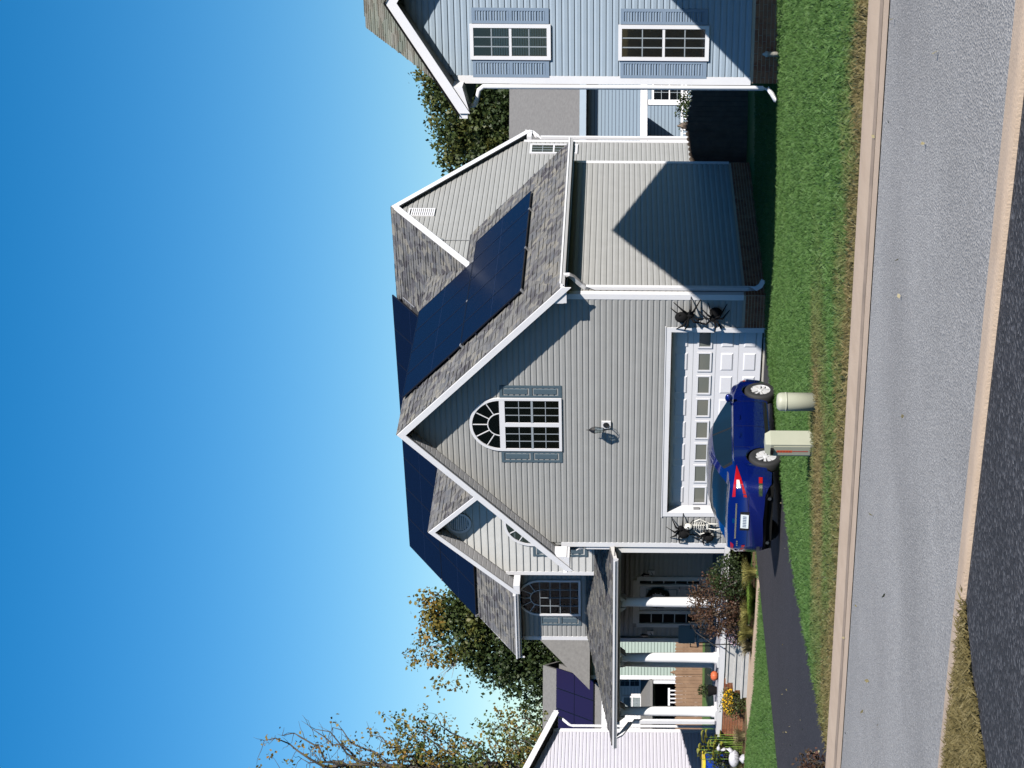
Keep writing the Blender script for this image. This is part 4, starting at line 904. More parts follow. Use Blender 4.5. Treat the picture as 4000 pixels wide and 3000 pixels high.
for i in range(34): x = -1.6+i*.125; MB().lathe([(.02, .68), (.034, .80), (.022, .95), (.034, 1.08), (.02, 1.18)], (x, -4.02, 0), 6).build('baluster', 'trim', D1)
B2 = back_house('house', 'grey-roofed back house with green and white siding behind the porch', (-28.48, 19.22, 0))
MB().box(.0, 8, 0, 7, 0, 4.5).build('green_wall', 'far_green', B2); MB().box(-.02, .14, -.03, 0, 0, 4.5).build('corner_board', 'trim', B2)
MB().prism([(-.35, 4.42), (4, 8.8), (8.3, 4.42)], -.6, 12).build('wing_roof', 'roof_far', B2)
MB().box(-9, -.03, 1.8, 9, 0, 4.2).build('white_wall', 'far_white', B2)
MB().prism([(1.2, 3.95), (6, 5.85), (6, 5.7), (1.2, 3.8)], -2.0, -.36, ax='u').prism([(1.1, 3.95), (6, 6.55), (6, 6.4), (1.1, 3.8)], -9.4, -.42, ax='u').prism([(11, 3.95), (6, 6.55), (6, 6.4), (11, 3.8)], -9.4, -.42, ax='u').build('main_roof', 'roof_far', B2)
MB().box(-9.4, -.36, 1.06, 1.1, 3.72, 3.95).build('fascia', 'trim', B2)
window(B2, frame((0, 1.8), (1, 0), (0, -1)), -.65, -.12, 2.35, 3.25, 2, 2, True, 'room_dim', fw=.06)
window(B2, frame((0, 1.8), (1, 0), (0, -1)), -1.75, -1.0, 2.3, 3.1, 3, 2, True, 'blind', fw=.06)
MB().prism([(-.2, 2.0), (1.8, 2.35), (1.8, 2.25), (-.2, 1.9)], -3.2, .0, ax='u').build('patio_roof', 'roof_far', B2)
MB().box(-1.9, -.35, 1.74, 1.79, .2, 1.75).build('patio_opening', 'room_dark', B2)
for x in (-2.1, -.1): MB().box(x-.06, x+.06, -.15, -.03, 0, 1.9).build('patio_post', 'trim', B2)
for i in range(4): x = -.95+i*.16; MB().box(x, x+.05, -.1, -.05, .55, 1.2).build('baluster', 'trim', B2)
MB().box(-1.05, -.35, -.11, -.04, 1.2, 1.28).build('patio_rail', 'trim', B2)
solar('solar_array', 'dark purple solar panels on the grey roof of the back house', (-28.48, 19.22, 0), (1, 0, 0), (0, 1, 0), (0, 0, 1), [])
A3 = bpy.data.objects['solar_array.002']; A3.rotation_euler = (0, 0, cy_)
sv = nv(0, 4.9, 2.6); sn3 = nv(0, -2.6, 4.9)
for i in range(5):
    for j in range(2):
        o3 = Vector((-4.6+i*.86, 1.62, 4.2)); P = [o3+sv*(j*1.75+b_*1.72)+Vector((1, 0, 0))*(a_*.845)+sn3*n_ for n_ in (.07, .11) for a_, b_ in ((0, 0), (1, 0), (1, 1), (0, 1))]
        p_ = MB().hexa([tuple(x) for x in P]).build('panel', 'solar_frame', A3)
        P = [o3+sv*(j*1.75+b_*1.69+.015)+Vector((1, 0, 0))*(a_*.815+.015)+sn3*n_ for n_ in (.108, .114) for a_, b_ in ((0, 0), (1, 0), (1, 1), (0, 1))]
        MB().hexa([tuple(x) for x in P]).build('glass', 'solar_purple', p_)
# ------------------------------------------------------------------ fences
def fence(name, label, loc, rz, n, h, pitch, m, sag=0, posts=(), back_rails=True):
    A = thing(name, label, 'fence', loc, rz)
    for i in range(n):
        x = i*pitch; t = (x % 2.4)/2.4; hh = h-sag*math.sin(math.pi*t)+random.uniform(-.012, .012); e = pitch*.5-.004
        MB().prism([(x-e, -.12), (x+e, -.12), (x+e, hh-.05), (x+e*.4, hh), (x-e*.4, hh), (x-e, hh-.05)], -.012+random.uniform(-.003, .003), .012).build('plank', m, A)
    for z in (.35, h*.55, h-.35-sag): MB().box(-.05, n*pitch, .014, .05, z-.045, z+.045).build('rail', m, A)
    for x in posts:
        MB().box(x-.055, x+.055, -.055, .10, 0, h+.04).build('post', m, A); MB().lathe([(.09, 0), (.09, .03), (.05, .05), (.045, .08), (.005, .16)], (x, .02, h+.04), 4).build('post_cap', m, A)
    return A
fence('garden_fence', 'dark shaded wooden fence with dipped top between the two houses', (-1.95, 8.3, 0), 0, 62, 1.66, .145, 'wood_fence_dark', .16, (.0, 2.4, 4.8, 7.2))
fence('garden_fence', 'brown wooden board fence seen behind the porch columns', (-29.6, 17.3, -.05), cy_, 44, 1.08, .145, 'wood_fence', 0, (.0, 2.4, 4.8))
# ------------------------------------------------------------------ utility pedestals by the street
U1 = thing('utility_pedestal', 'pale green round utility pedestal on the lawn', 'utility box', (6.946, -15.235, Tz(6.946, -15.235)))
MB().lathe([(.125, -.05), (.125, .47), (.118, .505), (.09, .53), (.0, .54)], (0, 0, 0), 28).build('housing', 'utility_green', U1, smooth=True); MB().lathe([(.130, .40), (.130, .425)], (0, 0, 0), 28).build('collar', 'utility_green', U1, smooth=True)
U2 = thing('utility_pedestal', 'pale green square utility pedestal with orange-red lettering strip', 'utility box', (5.86, -14.62, Tz(5.86, -14.62)), math.radians(77))
q = MB(); a, b, h = .135, .115, .60
q.hexa([(-a, -b, -.05), (a, -b, -.05), (a, b, -.05), (-a, b, -.05), (-a, -b, h), (a, -b, h), (a, b, h), (-a, b, h)]); q.hexa([(-a, -b, h), (a, -b, h), (a, b, h), (-a, b, h), (-a+.03, -b+.03, h+.075), (a-.03, -b+.03, h+.075), (a-.03, b-.03, h+.075), (-a+.03, b-.03, h+.075)]); q.build('housing', 'utility_green', U2)
MB().box(-a-.012, -a-.001, -.085, .085, .05, h-.04).build('door_plate', 'utility_green', U2)
MB().box(-a-.045, -a-.002, -.05, .05, h-.035, h+.005).build('hasp', 'black', U2)
MB().box(-a-.0135, -a-.0125, -.012, .030, .30, .52).build('label_strip', 'label_orange', U2); MB().box(-a-.0135, -a-.0125, .0, .018, .08, .295).build('label_text_line', 'label_red', U2)
for i in range(5): MB().box(-a-.0145, -a-.0137, -.006, .024, .325+i*.04, .342+i*.04).build('label_letter', 'label_red', U2)
# ------------------------------------------------------------------ bin
BN_ = thing('recycling_bin', 'blue bin with yellow lid beside the white house', 'bin', (-15.55, 1.05, Tz(-15.5, 1.1)), .35)
MB().hexa([(-.24, -.27, .06), (.24, -.27, .06), (.24, .27, .06), (-.24, .27, .06), (-.30, -.34, .92), (.30, -.34, .92), (.30, .34, .92), (-.30, .34, .92)]).build('body', 'bin_blue', BN_)
MB().box(-.32, .32, -.37, .36, .92, .99).build('lid', 'bin_yellow', BN_)
for s_ in (-1, 1): MB().lathe([(.10, -.025), (.11, 0), (.10, .025)], (s_*.26, .25, .10), 14, axis='x').build('wheel', 'tyre', BN_)
MB().tube([(-.24, .40, .90), (.24, .40, .90)], .016, 6).build('handle', 'bin_blue', BN_)
# ------------------------------------------------------------------ blue sedan
CARROT = math.radians(3.6); CZ = Tz(-.7, -5.5)
CAR = thing('parked_car', 'dark blue sedan parked nose-in on the driveway by the garage', 'car', (-.765, -5.45, CZ), CARROT)
pitch_c = math.atan2(Tz(-.7, -4.1)-Tz(-.7, -6.8), 2.7); CAR.rotation_euler = (pitch_c, 0, CARROT)
YR, YF, RW = -1.33, 1.35, .325                  # axle positions, wheel radius
RA = .372
def prof_lin(tab, y):
    for (a, va), (b, vb) in zip(tab[:-1], tab[1:]):
        if y <= b: t = (y-a)/(b-a); t = max(0, min(1, t)); t2 = t*t*(3-2*t)*.35+t*.65; return va+(vb-va)*t2
    return tab[-1][1]
HW = [(-2.28, .62), (-2.20, .76), (-2.0, .845), (-1.6, .885), (-.9, .895), (.6, .895), (1.3, .885), (1.75, .85), (2.05, .76), (2.22, .60)]
BELT = [(-2.28, .86), (-2.1, .93), (-1.5, .955), (-.6, .945), (.6, .92), (1.1, .895), (1.6, .80), (2.0, .68), (2.22, .55)]
TOP = [(-2.28, .93), (-2.2, 1.035), (-2.05, 1.065), (-1.78, 1.075), (-1.35, 1.255), (-1.0, 1.365), (-.65, 1.41), (-.1, 1.43), (.30, 1.395), (.62, 1.275), (1.12, 1.005), (1.6, .935), (1.95, .84), (2.13, .72), (2.22, .60)]
BOT = [(-2.28, .36), (-2.1, .24), (-1.5, .20), (1.6, .19), (2.0, .20), (2.22, .26)]
def arch(y):
    for yw in (YR, YF):
        d = abs(y-yw)
        if d < RA: return RW+math.sqrt(RA*RA-d*d)
    return None
ys = sorted(set([-2.28, -2.25, -2.19, -2.10, -2.0, -1.9, -1.78, -1.70] + [YR+RA*c for c in (-1, -.97, -.86, -.64, -.34, 0, .34, .64, .86, .97, 1)] + [-.9, -.82, -.65, -.45, -.20, -.14, 0, .18, .30, .46, .62, .80] + [YF+RA*c for c in (-1, -.97, -.86, -.64, -.34, 0, .34, .64, .86, .97, 1)] + [1.80, 1.95, 2.05, 2.13, 2.19, 2.22]))
rows = []
for y in ys:
    hw, bz, tz, b0 = prof_lin(HW, y), prof_lin(BELT, y), prof_lin(TOP, y), prof_lin(BOT, y); a = arch(y); cab = max(0, min(1, (tz-bz-.10)/.30))
    low = a if a else b0; lw = hw-.02
    mid = max(.56, low+.03) if low < .64 else low+.02
    bz2 = max(bz, mid+.03)
    gwid = hw-.045-.10*cab-.02; rw = (hw-.27) if cab > .01 else hw-.06
    gz = bz2+.02; rz = gz+(tz-gz)*(.80 if cab > .01 else .55)
    rows.append([(0, b0+.02), (hw-.22, b0 if not a else b0), (hw-.20 if a else lw-.05, low if a else b0), (lw if a else lw-.01, low+.0 if a else b0+.09), (hw, mid), (hw-.008, (mid+bz2)/2), (hw-.012, bz2-.015), (hw-.045, gz), (gwid*(1-cab)+(rw+.035)*cab if cab > .01 else hw-.10, rz), (rw-.10, tz-.012*(1+cab)), (rw*.55, tz), (0, tz+.004)])
V = []; NP = len(rows[0])
for y, r in zip(ys, rows):
    for x, z in r: V.append((x, y, z))
    for x, z in r[1:-1]: V.append((-x, y, z))
ST = NP*2-2
def vid(i, j, s): return i*ST+(j if (s > 0 or j in (0, NP-1)) else NP+j-1)
bm_f, bm_m = [], []
def tzat(y): return prof_lin(TOP, y)
for i in range(len(ys)-1):
    ym = (ys[i]+ys[i+1])/2
    for j in range(NP-1):
        for s in (1, -1):
            f = (vid(i, j, s), vid(i+1, j, s), vid(i+1, j+1, s), vid(i, j+1, s)); m = 0
            if j <= 1: m = 2
            if j == 2 and (arch(ys[i]) and arch(ys[i+1])): m = 2
            side_glass = j == 7 and -1.52 < ym < .98
            if side_glass: m = 1 if not (-.22 < ym < -.12) and not (ym < -1.40) else 3
            if j >= 8 and (-1.80 < ym < -.99): m = 1 if j >= 9 else 0
            if j >= 8 and (.33 < ym < 1.10): m = 1 if j >= 9 else 0
            bm_f.append(f if s > 0 else f[::-1]); bm_m.append(m)
for i, flip in ((0, False), (len(ys)-1, True)):
    ring = [vid(i, j, 1) for j in range(NP)]+[vid(i, j, -1) for j in range(NP-2, 0, -1)]
    bm_f.append(tuple(ring[::-1] if not flip else ring)); bm_m.append(0)
me = bpy.data.meshes.new('body'); me.from_pydata(V, [], bm_f)
for n in ('paint_blue', 'car_glass', 'car_under', 'car_black'): me.materials.append(MATS[n])
me.polygons.foreach_set('material_index', bm_m); me.polygons.foreach_set('use_smooth', [True]*len(bm_f)); me.update()
bb = bmesh.new(); bb.from_mesh(me); bmesh.ops.recalc_face_normals(bb, faces=bb.faces)
bmesh.ops.remove_doubles(bb, verts=bb.verts, dist=.0005)
for e in bb.edges:
    if len(e.link_faces) == 2 and e.link_faces[0].material_index != e.link_faces[1].material_index: e.smooth = False
    elif len(e.link_faces) == 2 and e.calc_face_angle(0) > math.radians(38): e.smooth = False
bb.to_mesh(me); BV = BVHTree.FromBMesh(bb); bb.free()
body = bpy.data.objects.new('body', me); COL.objects.link(body); body.parent = CAR
def decal(name, m, grid, direction, off=.006, parent=None, thick=0):
    """a patch laid on the body: grid[r][c] start points cast along direction"""
    d = Vector(direction).normalized(); R, Cn = len(grid), len(grid[0]); vs = []
    for r in grid:
        for p in r:
            h, nrm, *_ = BV.ray_cast(Vector(p)-d*1.5, d)
            q = (h if h else Vector(p)); vs.append(tuple(q-d*off))
    return MB().add(vs, [(i*Cn+j, i*Cn+j+1, (i+1)*Cn+j+1, (i+1)*Cn+j) for i in range(R-1) for j in range(Cn-1)]).build(name, m, parent or CAR, smooth=True)
# tail lamps: wedge round the rear corner
for s in (1, -1):
    dd = (-s*.62, .78, -.05); ga = []; gb = []; gc_ = []
    A_ = Vector((s*.885, -1.66, .90)); U_ = Vector((s*.52, -2.24, .985)); Lw_ = Vector((s*.52, -2.26, .70)); Mi = Vector((s*.62, -2.2, .84))
    lamp = []
    for t in np.linspace(0, 1, 9):
        up = A_.lerp(U_, t); lo = A_.lerp(Lw_, t); lamp.append([tuple(up), tuple(up.lerp(lo, .22)), tuple(up.lerp(lo, .5)), tuple(up.lerp(lo, .78)), tuple(lo)])
    tl = decal('tail_lamp', 'lamp_red', [r for r in lamp[:6]], dd, .010)
    decal('tail_lamp_arm', 'lamp_red', [[r[0], r[1]] for r in lamp[5:]], dd, .010, tl); decal('tail_lamp_arm', 'lamp_red', [[r[3], r[4]] for r in lamp[5:]], dd, .010, tl)
    decal('reverse_lens', 'lamp_clear', [[tuple(Vector(r[1]).lerp(Vector(r[2]), .3)), r[2], tuple(Vector(r[2]).lerp(Vector(r[3]), .6))] for r in lamp[4:7]], dd, .014, tl)
    rf = [[(s*(.82-.30*t), -2.0-.22*t, z) for z in (.41, .445, .48)] for t in np.linspace(0, 1, 7)]
    bz_ = decal('bumper_reflector', 'chrome', rf, dd, .008); decal('reflector_red', 'lamp_red', rf[:3], dd, .011, bz_)
    decal('side_marker', 'marker_amber', [[(s*.9, y, z) for z in (.62, .67)] for y in (1.82, 1.88, 1.93)], (-s, 0, 0), .006)
    decal('door_handle', 'paint_blue', [[(s*.95, y, z) for z in (.79, .80, .82)] for y in (-.62, -.53, -.44)], (-s, 0, 0), .025)
    decal('door_handle', 'paint_blue', [[(s*.95, y, z) for z in (.78, .79, .81)] for y in (.08, .17, .26)], (-s, 0, 0), .025)
    for yy, z0, z1 in ((-.16, .30, .93), (.86, .30, .90), (-.98, .62, .94)): decal('door_gap', 'car_black', [[(s*.95, yy+e, z) for e in (-.005, .005)] for z in np.linspace(z0, z1, 8)], (-s, 0, 0), .0025)
    decal('window_trim', 'chrome', [[(s*.98, y, prof_lin(BELT, y)+z) for z in (.002, .018)] for y in np.linspace(-1.5, .95, 16)], (-s, 0, -.12), .004)
    decal('sill_trim', 'car_black', [[(s*.95, y, z) for z in (.225, .30)] for y in np.linspace(-.88, .9, 10)], (-s, 0, 0), .004)
    mi_ = MB(); ico(mi_, (s*1.00, .78, 1.0), .10, (.95, .55, .72), 12, 8); mi_.tube([(s*.84, .80, .93), (s*.95, .79, .95)], .03, 8); mi_.build('mirror', 'paint_blue', CAR, smooth=True)
    hl = decal('head_lamp', 'lamp_clear', [[(s*(.84-.30*t), 1.86+.22*t, z) for z in (.60, .66, .71)] for t in np.linspace(0, 1, 6)], (-s*.6, -.8, 0), .006)
decal('plate_recess', 'car_black', [[(x, -2.4, z) for z in np.linspace(.64, .82, 4)] for x in np.linspace(-.21, .21, 5)], (0, 1, 0), .004)
pl = MB().box(-.152, .152, -.008, 0, -.076, .076).build('licence_plate', 'plate', CAR); h, *_ = BV.ray_cast(Vector((0, -3, .73)), Vector((0, 1, 0))); pl.location = (0, h.y-.012, .73); pl.rotation_euler = (math.radians(-6), 0, 0)
for i in range(7): MB().box(-.125+i*.037, -.104+i*.037, -.0095, -.0082, -.035, .035).build('plate_mark', 'plate_ink', pl)
decal('trunk_chrome', 'chrome', [[(x, -2.5, z) for z in (.885, .915)] for x in np.linspace(-.40, .40, 9)], (0, 1, 0), .006)
decal('badge', 'chrome', [[(x, -2.5, z) for z in (.935, .985)] for x in (-.05, 0, .05)], (0, 1, -.1), .008)
for i in range(3): decal('model_letters', 'chrome', [[(-.60+i*.045, -2.5, z), (-.57+i*.045, -2.5, z)] for z in (.845, .875)], (.15, 1, 0), .006)
decal('trunk_gap', 'car_black', [[(x, -2.5, z) for z in (.665, .672)] for x in np.linspace(-.62, .62, 12)], (0, 1, 0), .003)
decal('lower_bumper', 'car_black', [[(x, -2.5, z) for z in (.30, .36)] for x in np.linspace(-.70, .70, 13)], (0, 1, 0), .006)
MB().box(-.70, .70, -2.14, 1.9, .19, .26).build('underbody', 'car_under', CAR)
for x in (-.5, .5): MB().lathe([(.035, -.06), (.035, .02)], (x, -2.2, .27), 12, axis='y').build('exhaust', 'chrome', CAR)
for s in (1, -1):
    for yw in (YR, YF):
        Wh = MB().lathe([(.10, -.02), (.10, .02)], (0, 0, 0), 16, axis='x').build('wheel', 'car_black', CAR); Wh.location = (s*.80, yw, RW); Wh.rotation_euler = (.4 if yw > 0 else .15, 0, 0)
        tp = [(.205, -.10), (.225, -.105), (.285, -.105), (.312, -.09), (.325, -.06), (.325, .06), (.312, .09), (.285, .105), (.225, .105), (.205, .10)]
        MB().lathe(tp, (0, 0, 0), 36, axis='x', cap=False).build('tyre', 'tyre', Wh, smooth=True)
        MB().lathe([(.212, .100), (.206, .085), (.196, .05), (.19, -.08)], (0, 0, 0), 36, axis='x', cap=False).build('rim', 'alloy', Wh, smooth=True) if s > 0 else MB().lathe([(.212, -.100), (.206, -.085), (.196, -.05), (.19, .08)], (0, 0, 0), 36, axis='x', cap=False).build('rim', 'alloy', Wh, smooth=True)
        MB().lathe([(.001, 0), (.20, 0)], (s*.0, 0, 0), 24, axis='x', cap=False).build('brake_disc', 'car_black', Wh)
        for k in range(5):
            t0 = 2*math.pi*k/5
            for sg in (-1, 1):
                a0, a1 = t0+sg*.10, t0+sg*.36
                P = []
                for dx in (.055, .088):
                    for r, aa, wd in ((.045, a0, .016), (.202, a1, .028)):
                        c, q_ = math.cos(aa), math.sin(aa); P += [(s*dx*(1 if r < .1 else 1.02), r*c-q_*wd, r*q_+c*wd), (s*dx*(1 if r < .1 else 1.02), r*c+q_*wd, r*q_-c*wd)]
                P = [P[0], P[1], P[3], P[2], P[4], P[5], P[7], P[6]]
                MB().hexa(P).build('spoke', 'alloy', Wh)
        MB().lathe([(.05, s*.06), (.05, s*.094), (.03, s*.10)], (0, 0, 0), 14, axis='x').build('hub', 'alloy', Wh)
# ------------------------------------------------------------------ plants and trees
def leaf_quads(C, size, flat=0.0):
    """one diamond-shaped, slightly folded leaf per centre"""
    n = len(C); C = np.asarray(C); s = size*rng.uniform(.6, 1.25, n)[:, None]
    d = rng.normal(size=(n, 3)); d[:, 2] -= flat; d /= np.linalg.norm(d, axis=1)[:, None]
    e = rng.normal(size=(n, 3)); e -= (e*d).sum(1)[:, None]*d; e /= np.linalg.norm(e, axis=1)[:, None]; nn_ = np.cross(d, e)
    V = np.stack([C-d*s*.5, C+e*s*.36+nn_*s*.10, C+d*s*.5, C-e*s*.36+nn_*s*.10], 1).reshape(-1, 3)
    return V, np.arange(4*n).reshape(-1, 4)
def in_lobe(c, r, n, shell=.55, sq=1.0):
    p = rng.normal(size=(n, 3)); p /= np.linalg.norm(p, axis=1)[:, None]; q = rng.uniform(shell**3, 1, n)**(1/3)
    p = p*q[:, None]*r; p[:, 2] *= sq; return p+np.asarray(c)
def limb(mb, a, b, r0, r1, wob=.08, k=5, n=6):
    a, b = Vector(a), Vector(b); L = (b-a).length; pts = [a.lerp(b, i/k)+(Vector((random.gauss(0, 1), random.gauss(0, 1), random.gauss(0, .6)))*wob*L*.3 if 0 < i < k else Vector()) for i in range(k+1)]
    mb.tube(pts, [r0+(r1-r0)*i/k for i in range(k+1)], n); return pts
def tree(name, label, base, top, lobes, cl, per, leaf, m, bark='bark', r0=.22, group=None, sig=.22):
    """lobes: (dx along the view, dy, z, r[, material, density])"""
    A = thing(name, label, 'tree', base, 0, group); tk = MB(); limb(tk, (0, 0, -.2), (0, 0, top), r0, .06, .02, 8, 9)
    by = {}
    for lo in lobes:
        dx, dy, z, r = lo[:4]; mm = lo[4] if len(lo) > 4 else m; den = lo[5] if len(lo) > 5 else 1
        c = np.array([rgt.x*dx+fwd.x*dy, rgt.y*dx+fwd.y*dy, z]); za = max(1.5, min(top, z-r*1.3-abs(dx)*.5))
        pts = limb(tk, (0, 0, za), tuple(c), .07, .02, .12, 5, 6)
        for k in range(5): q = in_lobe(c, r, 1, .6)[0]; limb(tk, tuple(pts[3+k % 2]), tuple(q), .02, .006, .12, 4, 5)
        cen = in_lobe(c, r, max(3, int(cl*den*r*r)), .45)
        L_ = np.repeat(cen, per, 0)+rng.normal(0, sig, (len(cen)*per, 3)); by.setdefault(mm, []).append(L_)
    tk.build('trunk', bark, A, smooth=True)
    for mm, arr in by.items():
        V, F = leaf_quads(np.concatenate(arr), leaf, .2); o = npmesh('crown', V, F, mm, A)
    return A
w1 = Vector((-31.95, 26.49, 0))
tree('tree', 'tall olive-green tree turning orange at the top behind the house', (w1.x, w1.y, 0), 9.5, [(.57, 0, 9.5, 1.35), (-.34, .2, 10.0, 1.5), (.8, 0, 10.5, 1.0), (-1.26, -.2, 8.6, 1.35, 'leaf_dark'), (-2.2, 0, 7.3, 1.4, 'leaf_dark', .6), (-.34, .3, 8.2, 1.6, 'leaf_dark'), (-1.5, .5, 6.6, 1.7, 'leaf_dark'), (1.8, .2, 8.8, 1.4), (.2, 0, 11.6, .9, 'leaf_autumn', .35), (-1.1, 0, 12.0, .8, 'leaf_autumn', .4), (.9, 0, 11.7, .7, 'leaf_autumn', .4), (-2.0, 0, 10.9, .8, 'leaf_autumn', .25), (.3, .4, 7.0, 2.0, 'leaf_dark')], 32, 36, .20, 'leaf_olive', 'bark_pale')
tree('tree', 'loose green and orange tree above the back house roof', (-35.3, 23.6, 0), 6.0, [(-.3, 0, 6.7, 1.2, 'leaf_mixed', .6), (.7, 0, 6.2, 1.3, 'leaf_dark', .9), (-1.1, 0, 5.8, 1.5, 'leaf_dark', .9), (-.6, 0, 7.6, .8, 'leaf_mixed', .4), (.4, 0, 7.7, .6, 'leaf_autumn', .3), (1.7, 0, 5.2, 1.6, 'leaf_dark'), (-2.6, 0, 5.4, 1.5, 'leaf_dark')], 24, 30, .16, 'leaf_mixed')
w2 = Vector((-13.62, 40.4, 0))
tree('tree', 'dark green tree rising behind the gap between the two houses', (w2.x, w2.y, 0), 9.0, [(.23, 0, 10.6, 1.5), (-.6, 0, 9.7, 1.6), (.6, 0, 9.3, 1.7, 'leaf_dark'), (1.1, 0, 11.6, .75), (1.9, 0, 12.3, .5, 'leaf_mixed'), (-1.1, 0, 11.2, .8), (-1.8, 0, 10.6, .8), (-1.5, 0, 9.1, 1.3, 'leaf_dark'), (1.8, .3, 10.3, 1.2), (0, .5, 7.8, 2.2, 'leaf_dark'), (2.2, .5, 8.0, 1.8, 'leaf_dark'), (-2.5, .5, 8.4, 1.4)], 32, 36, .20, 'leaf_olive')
# tall maple at the west edge: trunk, rising branches, leaf bunches thinning to bare twigs
MA = thing('maple_tree', 'tall half-bare maple with green and orange leaf bunches behind the white house', 'tree', (-24.45, 9.95, 0))
random.seed(21); tk = MB(); limb(tk, (0, 0, -.2), (.1, 0, 13.2), .26, .05, .01, 12, 9); cg_, ca_ = [], []
zz = 4.2; k = 0
while zz < 13.4:
    for rep in range(2):
        az = k*2.399+random.uniform(-.4, .4); k += 1; d = Vector((math.cos(az), math.sin(az), 0)); Lb = (1.9-.05*(zz-4))*random.uniform(.75, 1.1); up = .75+.10*(zz-4)
        e = Vector((0, 0, zz))+d*Lb+Vector((0, 0, Lb*up)); pts = limb(tk, (0, 0, zz), tuple(e), .055, .012, .16, 6, 6)
        for q in range(1, 7):
            p = pts[q]
            for _ in range(2):
                t = p+Vector((random.gauss(0, .45), random.gauss(0, .45), random.uniform(-.1, .6)))*(.9); limb(tk, tuple(p), tuple(t), .012, .004, .2, 3, 4)
                hi = t.z
                if hi < 11.6 or random.random() < max(.10, .75-.22*(hi-11.6)):
                    nl = int(random.uniform(14, 34)*(1 if hi < 11 else .45)); bunch = np.asarray(t)+rng.normal(0, .17 if hi < 11 else .13, (nl, 3))
                    (ca_ if (hi > 11 or random.random() < .42) else cg_).append(bunch)
    zz += .42
tk.build('trunk', 'bark', MA, smooth=True)
for arr, mm in ((cg_, 'leaf_mixed'), (ca_, 'leaf_autumn')):
    V, F = leaf_quads(np.concatenate(arr), .135, .3); npmesh('crown', V, F, mm, MA)
def grass_clump(x, y, label, m, h=.45, n=260, spread=.22, wid=.007, z=None, name='ornamental_grass', cat='plant', group=None):
    z = Tz(x, y)+.02 if z is None else z; V, F = [], []; A = thing(name, label, cat, (x, y, z), 0, group)
    for i in range(n):
        a = random.uniform(0, 6.283); rr = random.uniform(0, spread*.35); L = h*random.uniform(.7, 1.15); out = spread*random.uniform(.4, 1.5); d = (math.cos(a), math.sin(a)); e = (-d[1]*wid, d[0]*wid); b0 = len(V)
        for t in (0, .4, .75, 1):
            r = rr+out*t**1.6; zz_ = L*(t-.35*t**3); w_ = (1-t*.85)
            V.append((d[0]*r-e[0]*w_, d[1]*r-e[1]*w_, zz_)); V.append((d[0]*r+e[0]*w_, d[1]*r+e[1]*w_, zz_))
        for q in range(3): F.append((b0+2*q, b0+2*q+1, b0+2*q+3, b0+2*q+2))
    npmesh('foliage', V, F, m, A); return A
gg = 'grasses edging the flower bed'
grass_clump(-6.72, -1.55, 'pale gold ornamental grass at the driveway end of the bed', 'leaf_gold', .48, 420, .30, group=gg)
grass_clump(-8.00, -1.52, 'gold ornamental grass mid-bed in front of the burgundy shrub', 'leaf_gold', .46, 420, .32, group=gg)
grass_clump(-8.62, -1.45, 'straw-gold ornamental grass beside the porch steps', 'leaf_gold', .50, 420, .32, group=gg)
grass_clump(-9.12, -1.42, 'dry straw-coloured grass at the walk corner', 'leaf_straw', .36, 300, .30, group=gg)
grass_clump(-7.3, -1.62, 'low lime-green clump between the gold grasses', 'leaf_lime', .26, 520, .34, .012, group=gg)
grass_clump(-7.62, -1.66, 'lime-green leafy clump edging the bed', 'leaf_lime', .24, 420, .30, .012, group=gg)
grass_clump(-12.55, -.95, 'variegated green grass clump left of the mums', 'leaf_straw', .42, 320, .30, group=gg)
grass_clump(-13.25, -1.05, 'green striped grass clump under the big yellow leaves', 'leaf_lime', .40, 320, .30, group=gg)
grass_clump(-13.9, -.75, 'straw and green grass clump at the far end of the bed', 'leaf_straw', .42, 320, .32, group=gg)
grass_clump(-15.2, .1, 'green grass clump in front of the blue bin', 'leaf_lime', .40, 320, .32, group=gg)
def shrub(x, y, label, r, h, n, leaf, m, z=None, name='shrub', m2=None, n2=0):
    z = Tz(x, y)+.02 if z is None else z; A = thing(name, label, 'shrub', (x, y, z)); st = MB()
    for i in range(9): a = random.uniform(0, 6.28); st.tube([(0, 0, 0), (r*.3*math.cos(a), r*.3*math.sin(a), h*.4), (r*.7*math.cos(a), r*.7*math.sin(a), h*.8)], [.014, .010, .004], 5)
    st.build('stem', 'bark', A); c = in_lobe((0, 0, h*.55), 1, n//22, .5); c[:, 0] *= r; c[:, 1] *= r; c[:, 2] = h*.52+(c[:, 2]-h*.55)*h*.5
    P = np.repeat(c, 22, 0)+rng.normal(0, .07, (len(c)*22, 3)); V, F = leaf_quads(P, leaf); npmesh('foliage', V, F, m, A)
    if m2:
        q = in_lobe((0, 0, 0), 1, n2, .9); q = q[q[:, 2] > .1]; q[:, 0] *= r; q[:, 1] *= r; q[:, 2] = h*.52+q[:, 2]*h*.5; V, F = leaf_quads(q, leaf*1.1); npmesh('flowers', V, F, m2, A)
    return A
shrub(-8.35, -.72, 'large burgundy-leaved shrub in front of the porch', .78, 1.55, 5200, .060, 'leaf_burgundy')
shrub(-7.45, -.75, 'dark shaded shrub between the porch and the car', .55, 1.05, 2200, .06, 'leaf_dark')
shrub(-9.15, -.85, 'small purple-flowered shrub beside the steps', .34, .62, 900, .05, 'leaf_burgundy', m2='flower_pink', n2=260)
shrub(-11.86, -.42, 'mound of yellow chrysanthemums in front of the porch', .36, .60, 1500, .045, 'leaf_olive', m2='flower_yellow', n2=700)
shrub(-14.7, .6, 'dark leafy shrub by the brick base of the white house', .50, .80, 1800, .06, 'leaf_dark')
shrub(3.15, -18.15, 'small reddish weed at the drive edge by the kerb', .16, .30, 420, .05, 'leaf_burgundy', name='weed')
shrub(-2.6, 16.5, 'green shrub on the deck behind', .9, 1.6, 2600, .09, 'leaf_dark')
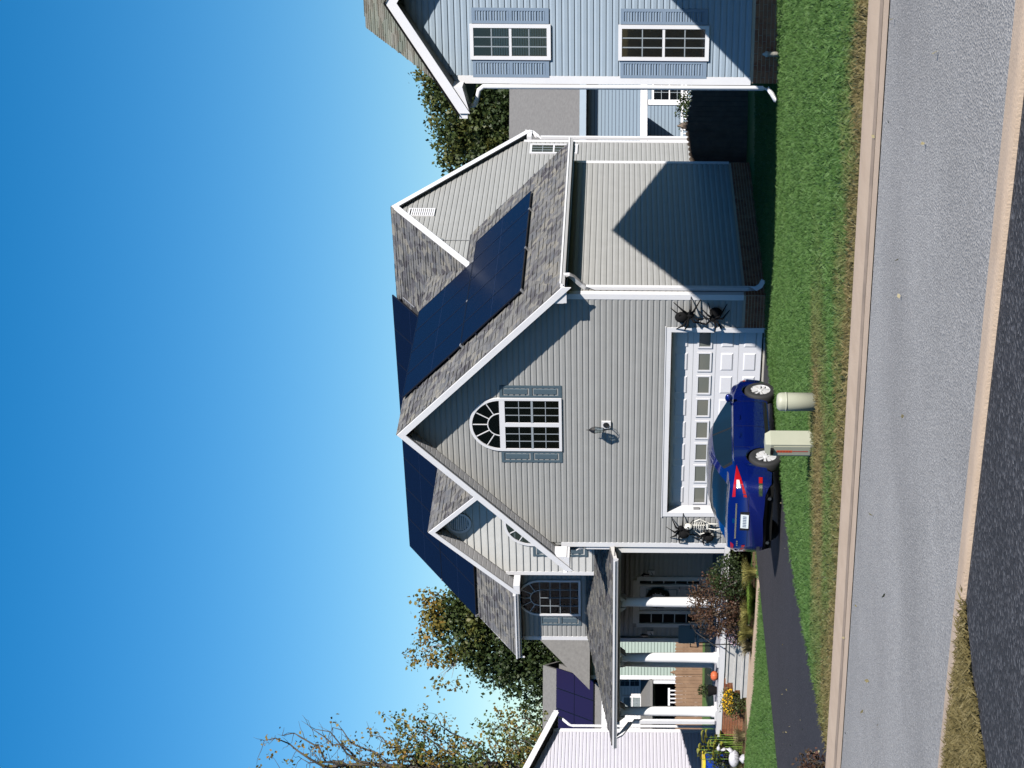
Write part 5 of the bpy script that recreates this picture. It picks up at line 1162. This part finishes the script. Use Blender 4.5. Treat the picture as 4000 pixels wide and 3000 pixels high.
# broad yellow-green leaves
BL_ = thing('broadleaf_plant', 'tall plant with big yellow-green leaves before the corner column', 'plant', (-13.35, -.45, Tz(-13.3, -.4)+.02)); random.seed(9)
for i in range(24):
    a = random.uniform(0, 6.28); L = random.uniform(.30, .48); hgt = random.uniform(.45, 1.15); b0 = Vector((random.uniform(-.45, .45), random.uniform(-.25, .25), 0)); d = Vector((math.cos(a), math.sin(a), .55)).normalized(); sdv = d.cross(Vector((0, 0, 1))).normalized(); o = b0+Vector((0, 0, hgt))
    V = []
    for t in (0, .25, .5, .75, 1):
        w_ = L*.30*math.sin(math.pi*(t*.86+.10)); c = o+d*L*t+Vector((0, 0, -.22*L*t*t*2)); V += [tuple(c-sdv*w_+Vector((0, 0, .035))), tuple(c), tuple(c+sdv*w_+Vector((0, 0, .035)))]
    MB().add(V, [(3*q+e, 3*q+e+1, 3*q+e+4, 3*q+e+3) for q in range(4) for e in (0, 1)]).build('leaf', 'leaf_yellowgreen', BL_, smooth=True)
    MB().tube([tuple(b0), tuple(b0.lerp(o, .6)+Vector((.02, 0, 0))), tuple(o)], .008, 5).build('stem', 'leaf_lime', BL_)
# pale bird statue
GS = thing('garden_statue', 'pale grey bird statue among the plants by the corner column', 'statue', (-13.15, -1.15, Tz(-13.1, -1.1)+.02), .6)
mb = MB(); ico(mb, (0, 0, .26), .17, (1.35, .8, .85), 14, 9); mb.build('body', 'statue', GS, smooth=True)
MB().tube([(.16, 0, .30), (.25, 0, .40), (.25, 0, .52), (.20, 0, .60), (.24, 0, .66)], [.07, .05, .04, .038, .045], 10).build('neck', 'statue', GS, smooth=True)
mb = MB(); ico(mb, (.26, 0, .67), .055, (1.2, .9, .9)); mb.tube([(.30, 0, .67), (.39, 0, .65)], [.022, .006], 6); mb.build('head', 'statue', GS, smooth=True)
MB().lathe([(.12, 0), (.12, .05), (.07, .10), (.06, .14)], (0, 0, 0), 14).build('base', 'statue', GS)
CU = thing('closed_umbrella', 'dark closed umbrella standing by the white house wall', 'umbrella', (-15.75, 1.9, Tz(-15.7, 1.9)))
MB().tube([(0, 0, 0), (0, 0, .6)], .02, 8).build('pole', 'lamp_metal', CU); cu = []; 
for i, (r, z_) in enumerate(((.20, .35), (.17, .55), (.11, .85), (.05, 1.05), (.005, 1.18))):
    for j in range(16): cu.append((r*(1+.22*(j % 2))*math.cos(2*math.pi*j/16), r*(1+.22*(j % 2))*math.sin(2*math.pi*j/16), z_))
MB().add(cu, [(i*16+j, i*16+(j+1) % 16, (i+1)*16+(j+1) % 16, (i+1)*16+j) for i in range(4) for j in range(16)]).build('canopy', 'shutter', CU)
PT = thing('planter', 'black round planter on the porch edge left of the steps', 'planter', (-12.15, .35, .70))
MB().lathe([(.10, 0), (.15, .20), (.16, .24), (.13, .24), (.12, .20)], (0, 0, 0), 18).build('pot', 'black', PT); V, F = leaf_quads(in_lobe((0, 0, .34), .17, 220, .3), .06); npmesh('foliage', V, F, 'leaf_dark', PT)
# fallen leaves on the paving
n = 150; X = rng.uniform(-4, 16, n); Y = rng.uniform(-27, -2, n); k_ = (Y < kerbY(X)) | inside(X, Y, DR+DL[::-1]); X, Y = X[k_], Y[k_]
V, F = leaf_quads(np.stack([X, Y, T(X, Y)+.035], -1), .045); fl = npmesh('fallen_leaves', V, F, 'leaf_straw'); tag(fl, 'few dry fallen leaves on the road and drive', 'leaves', kind='stuff')
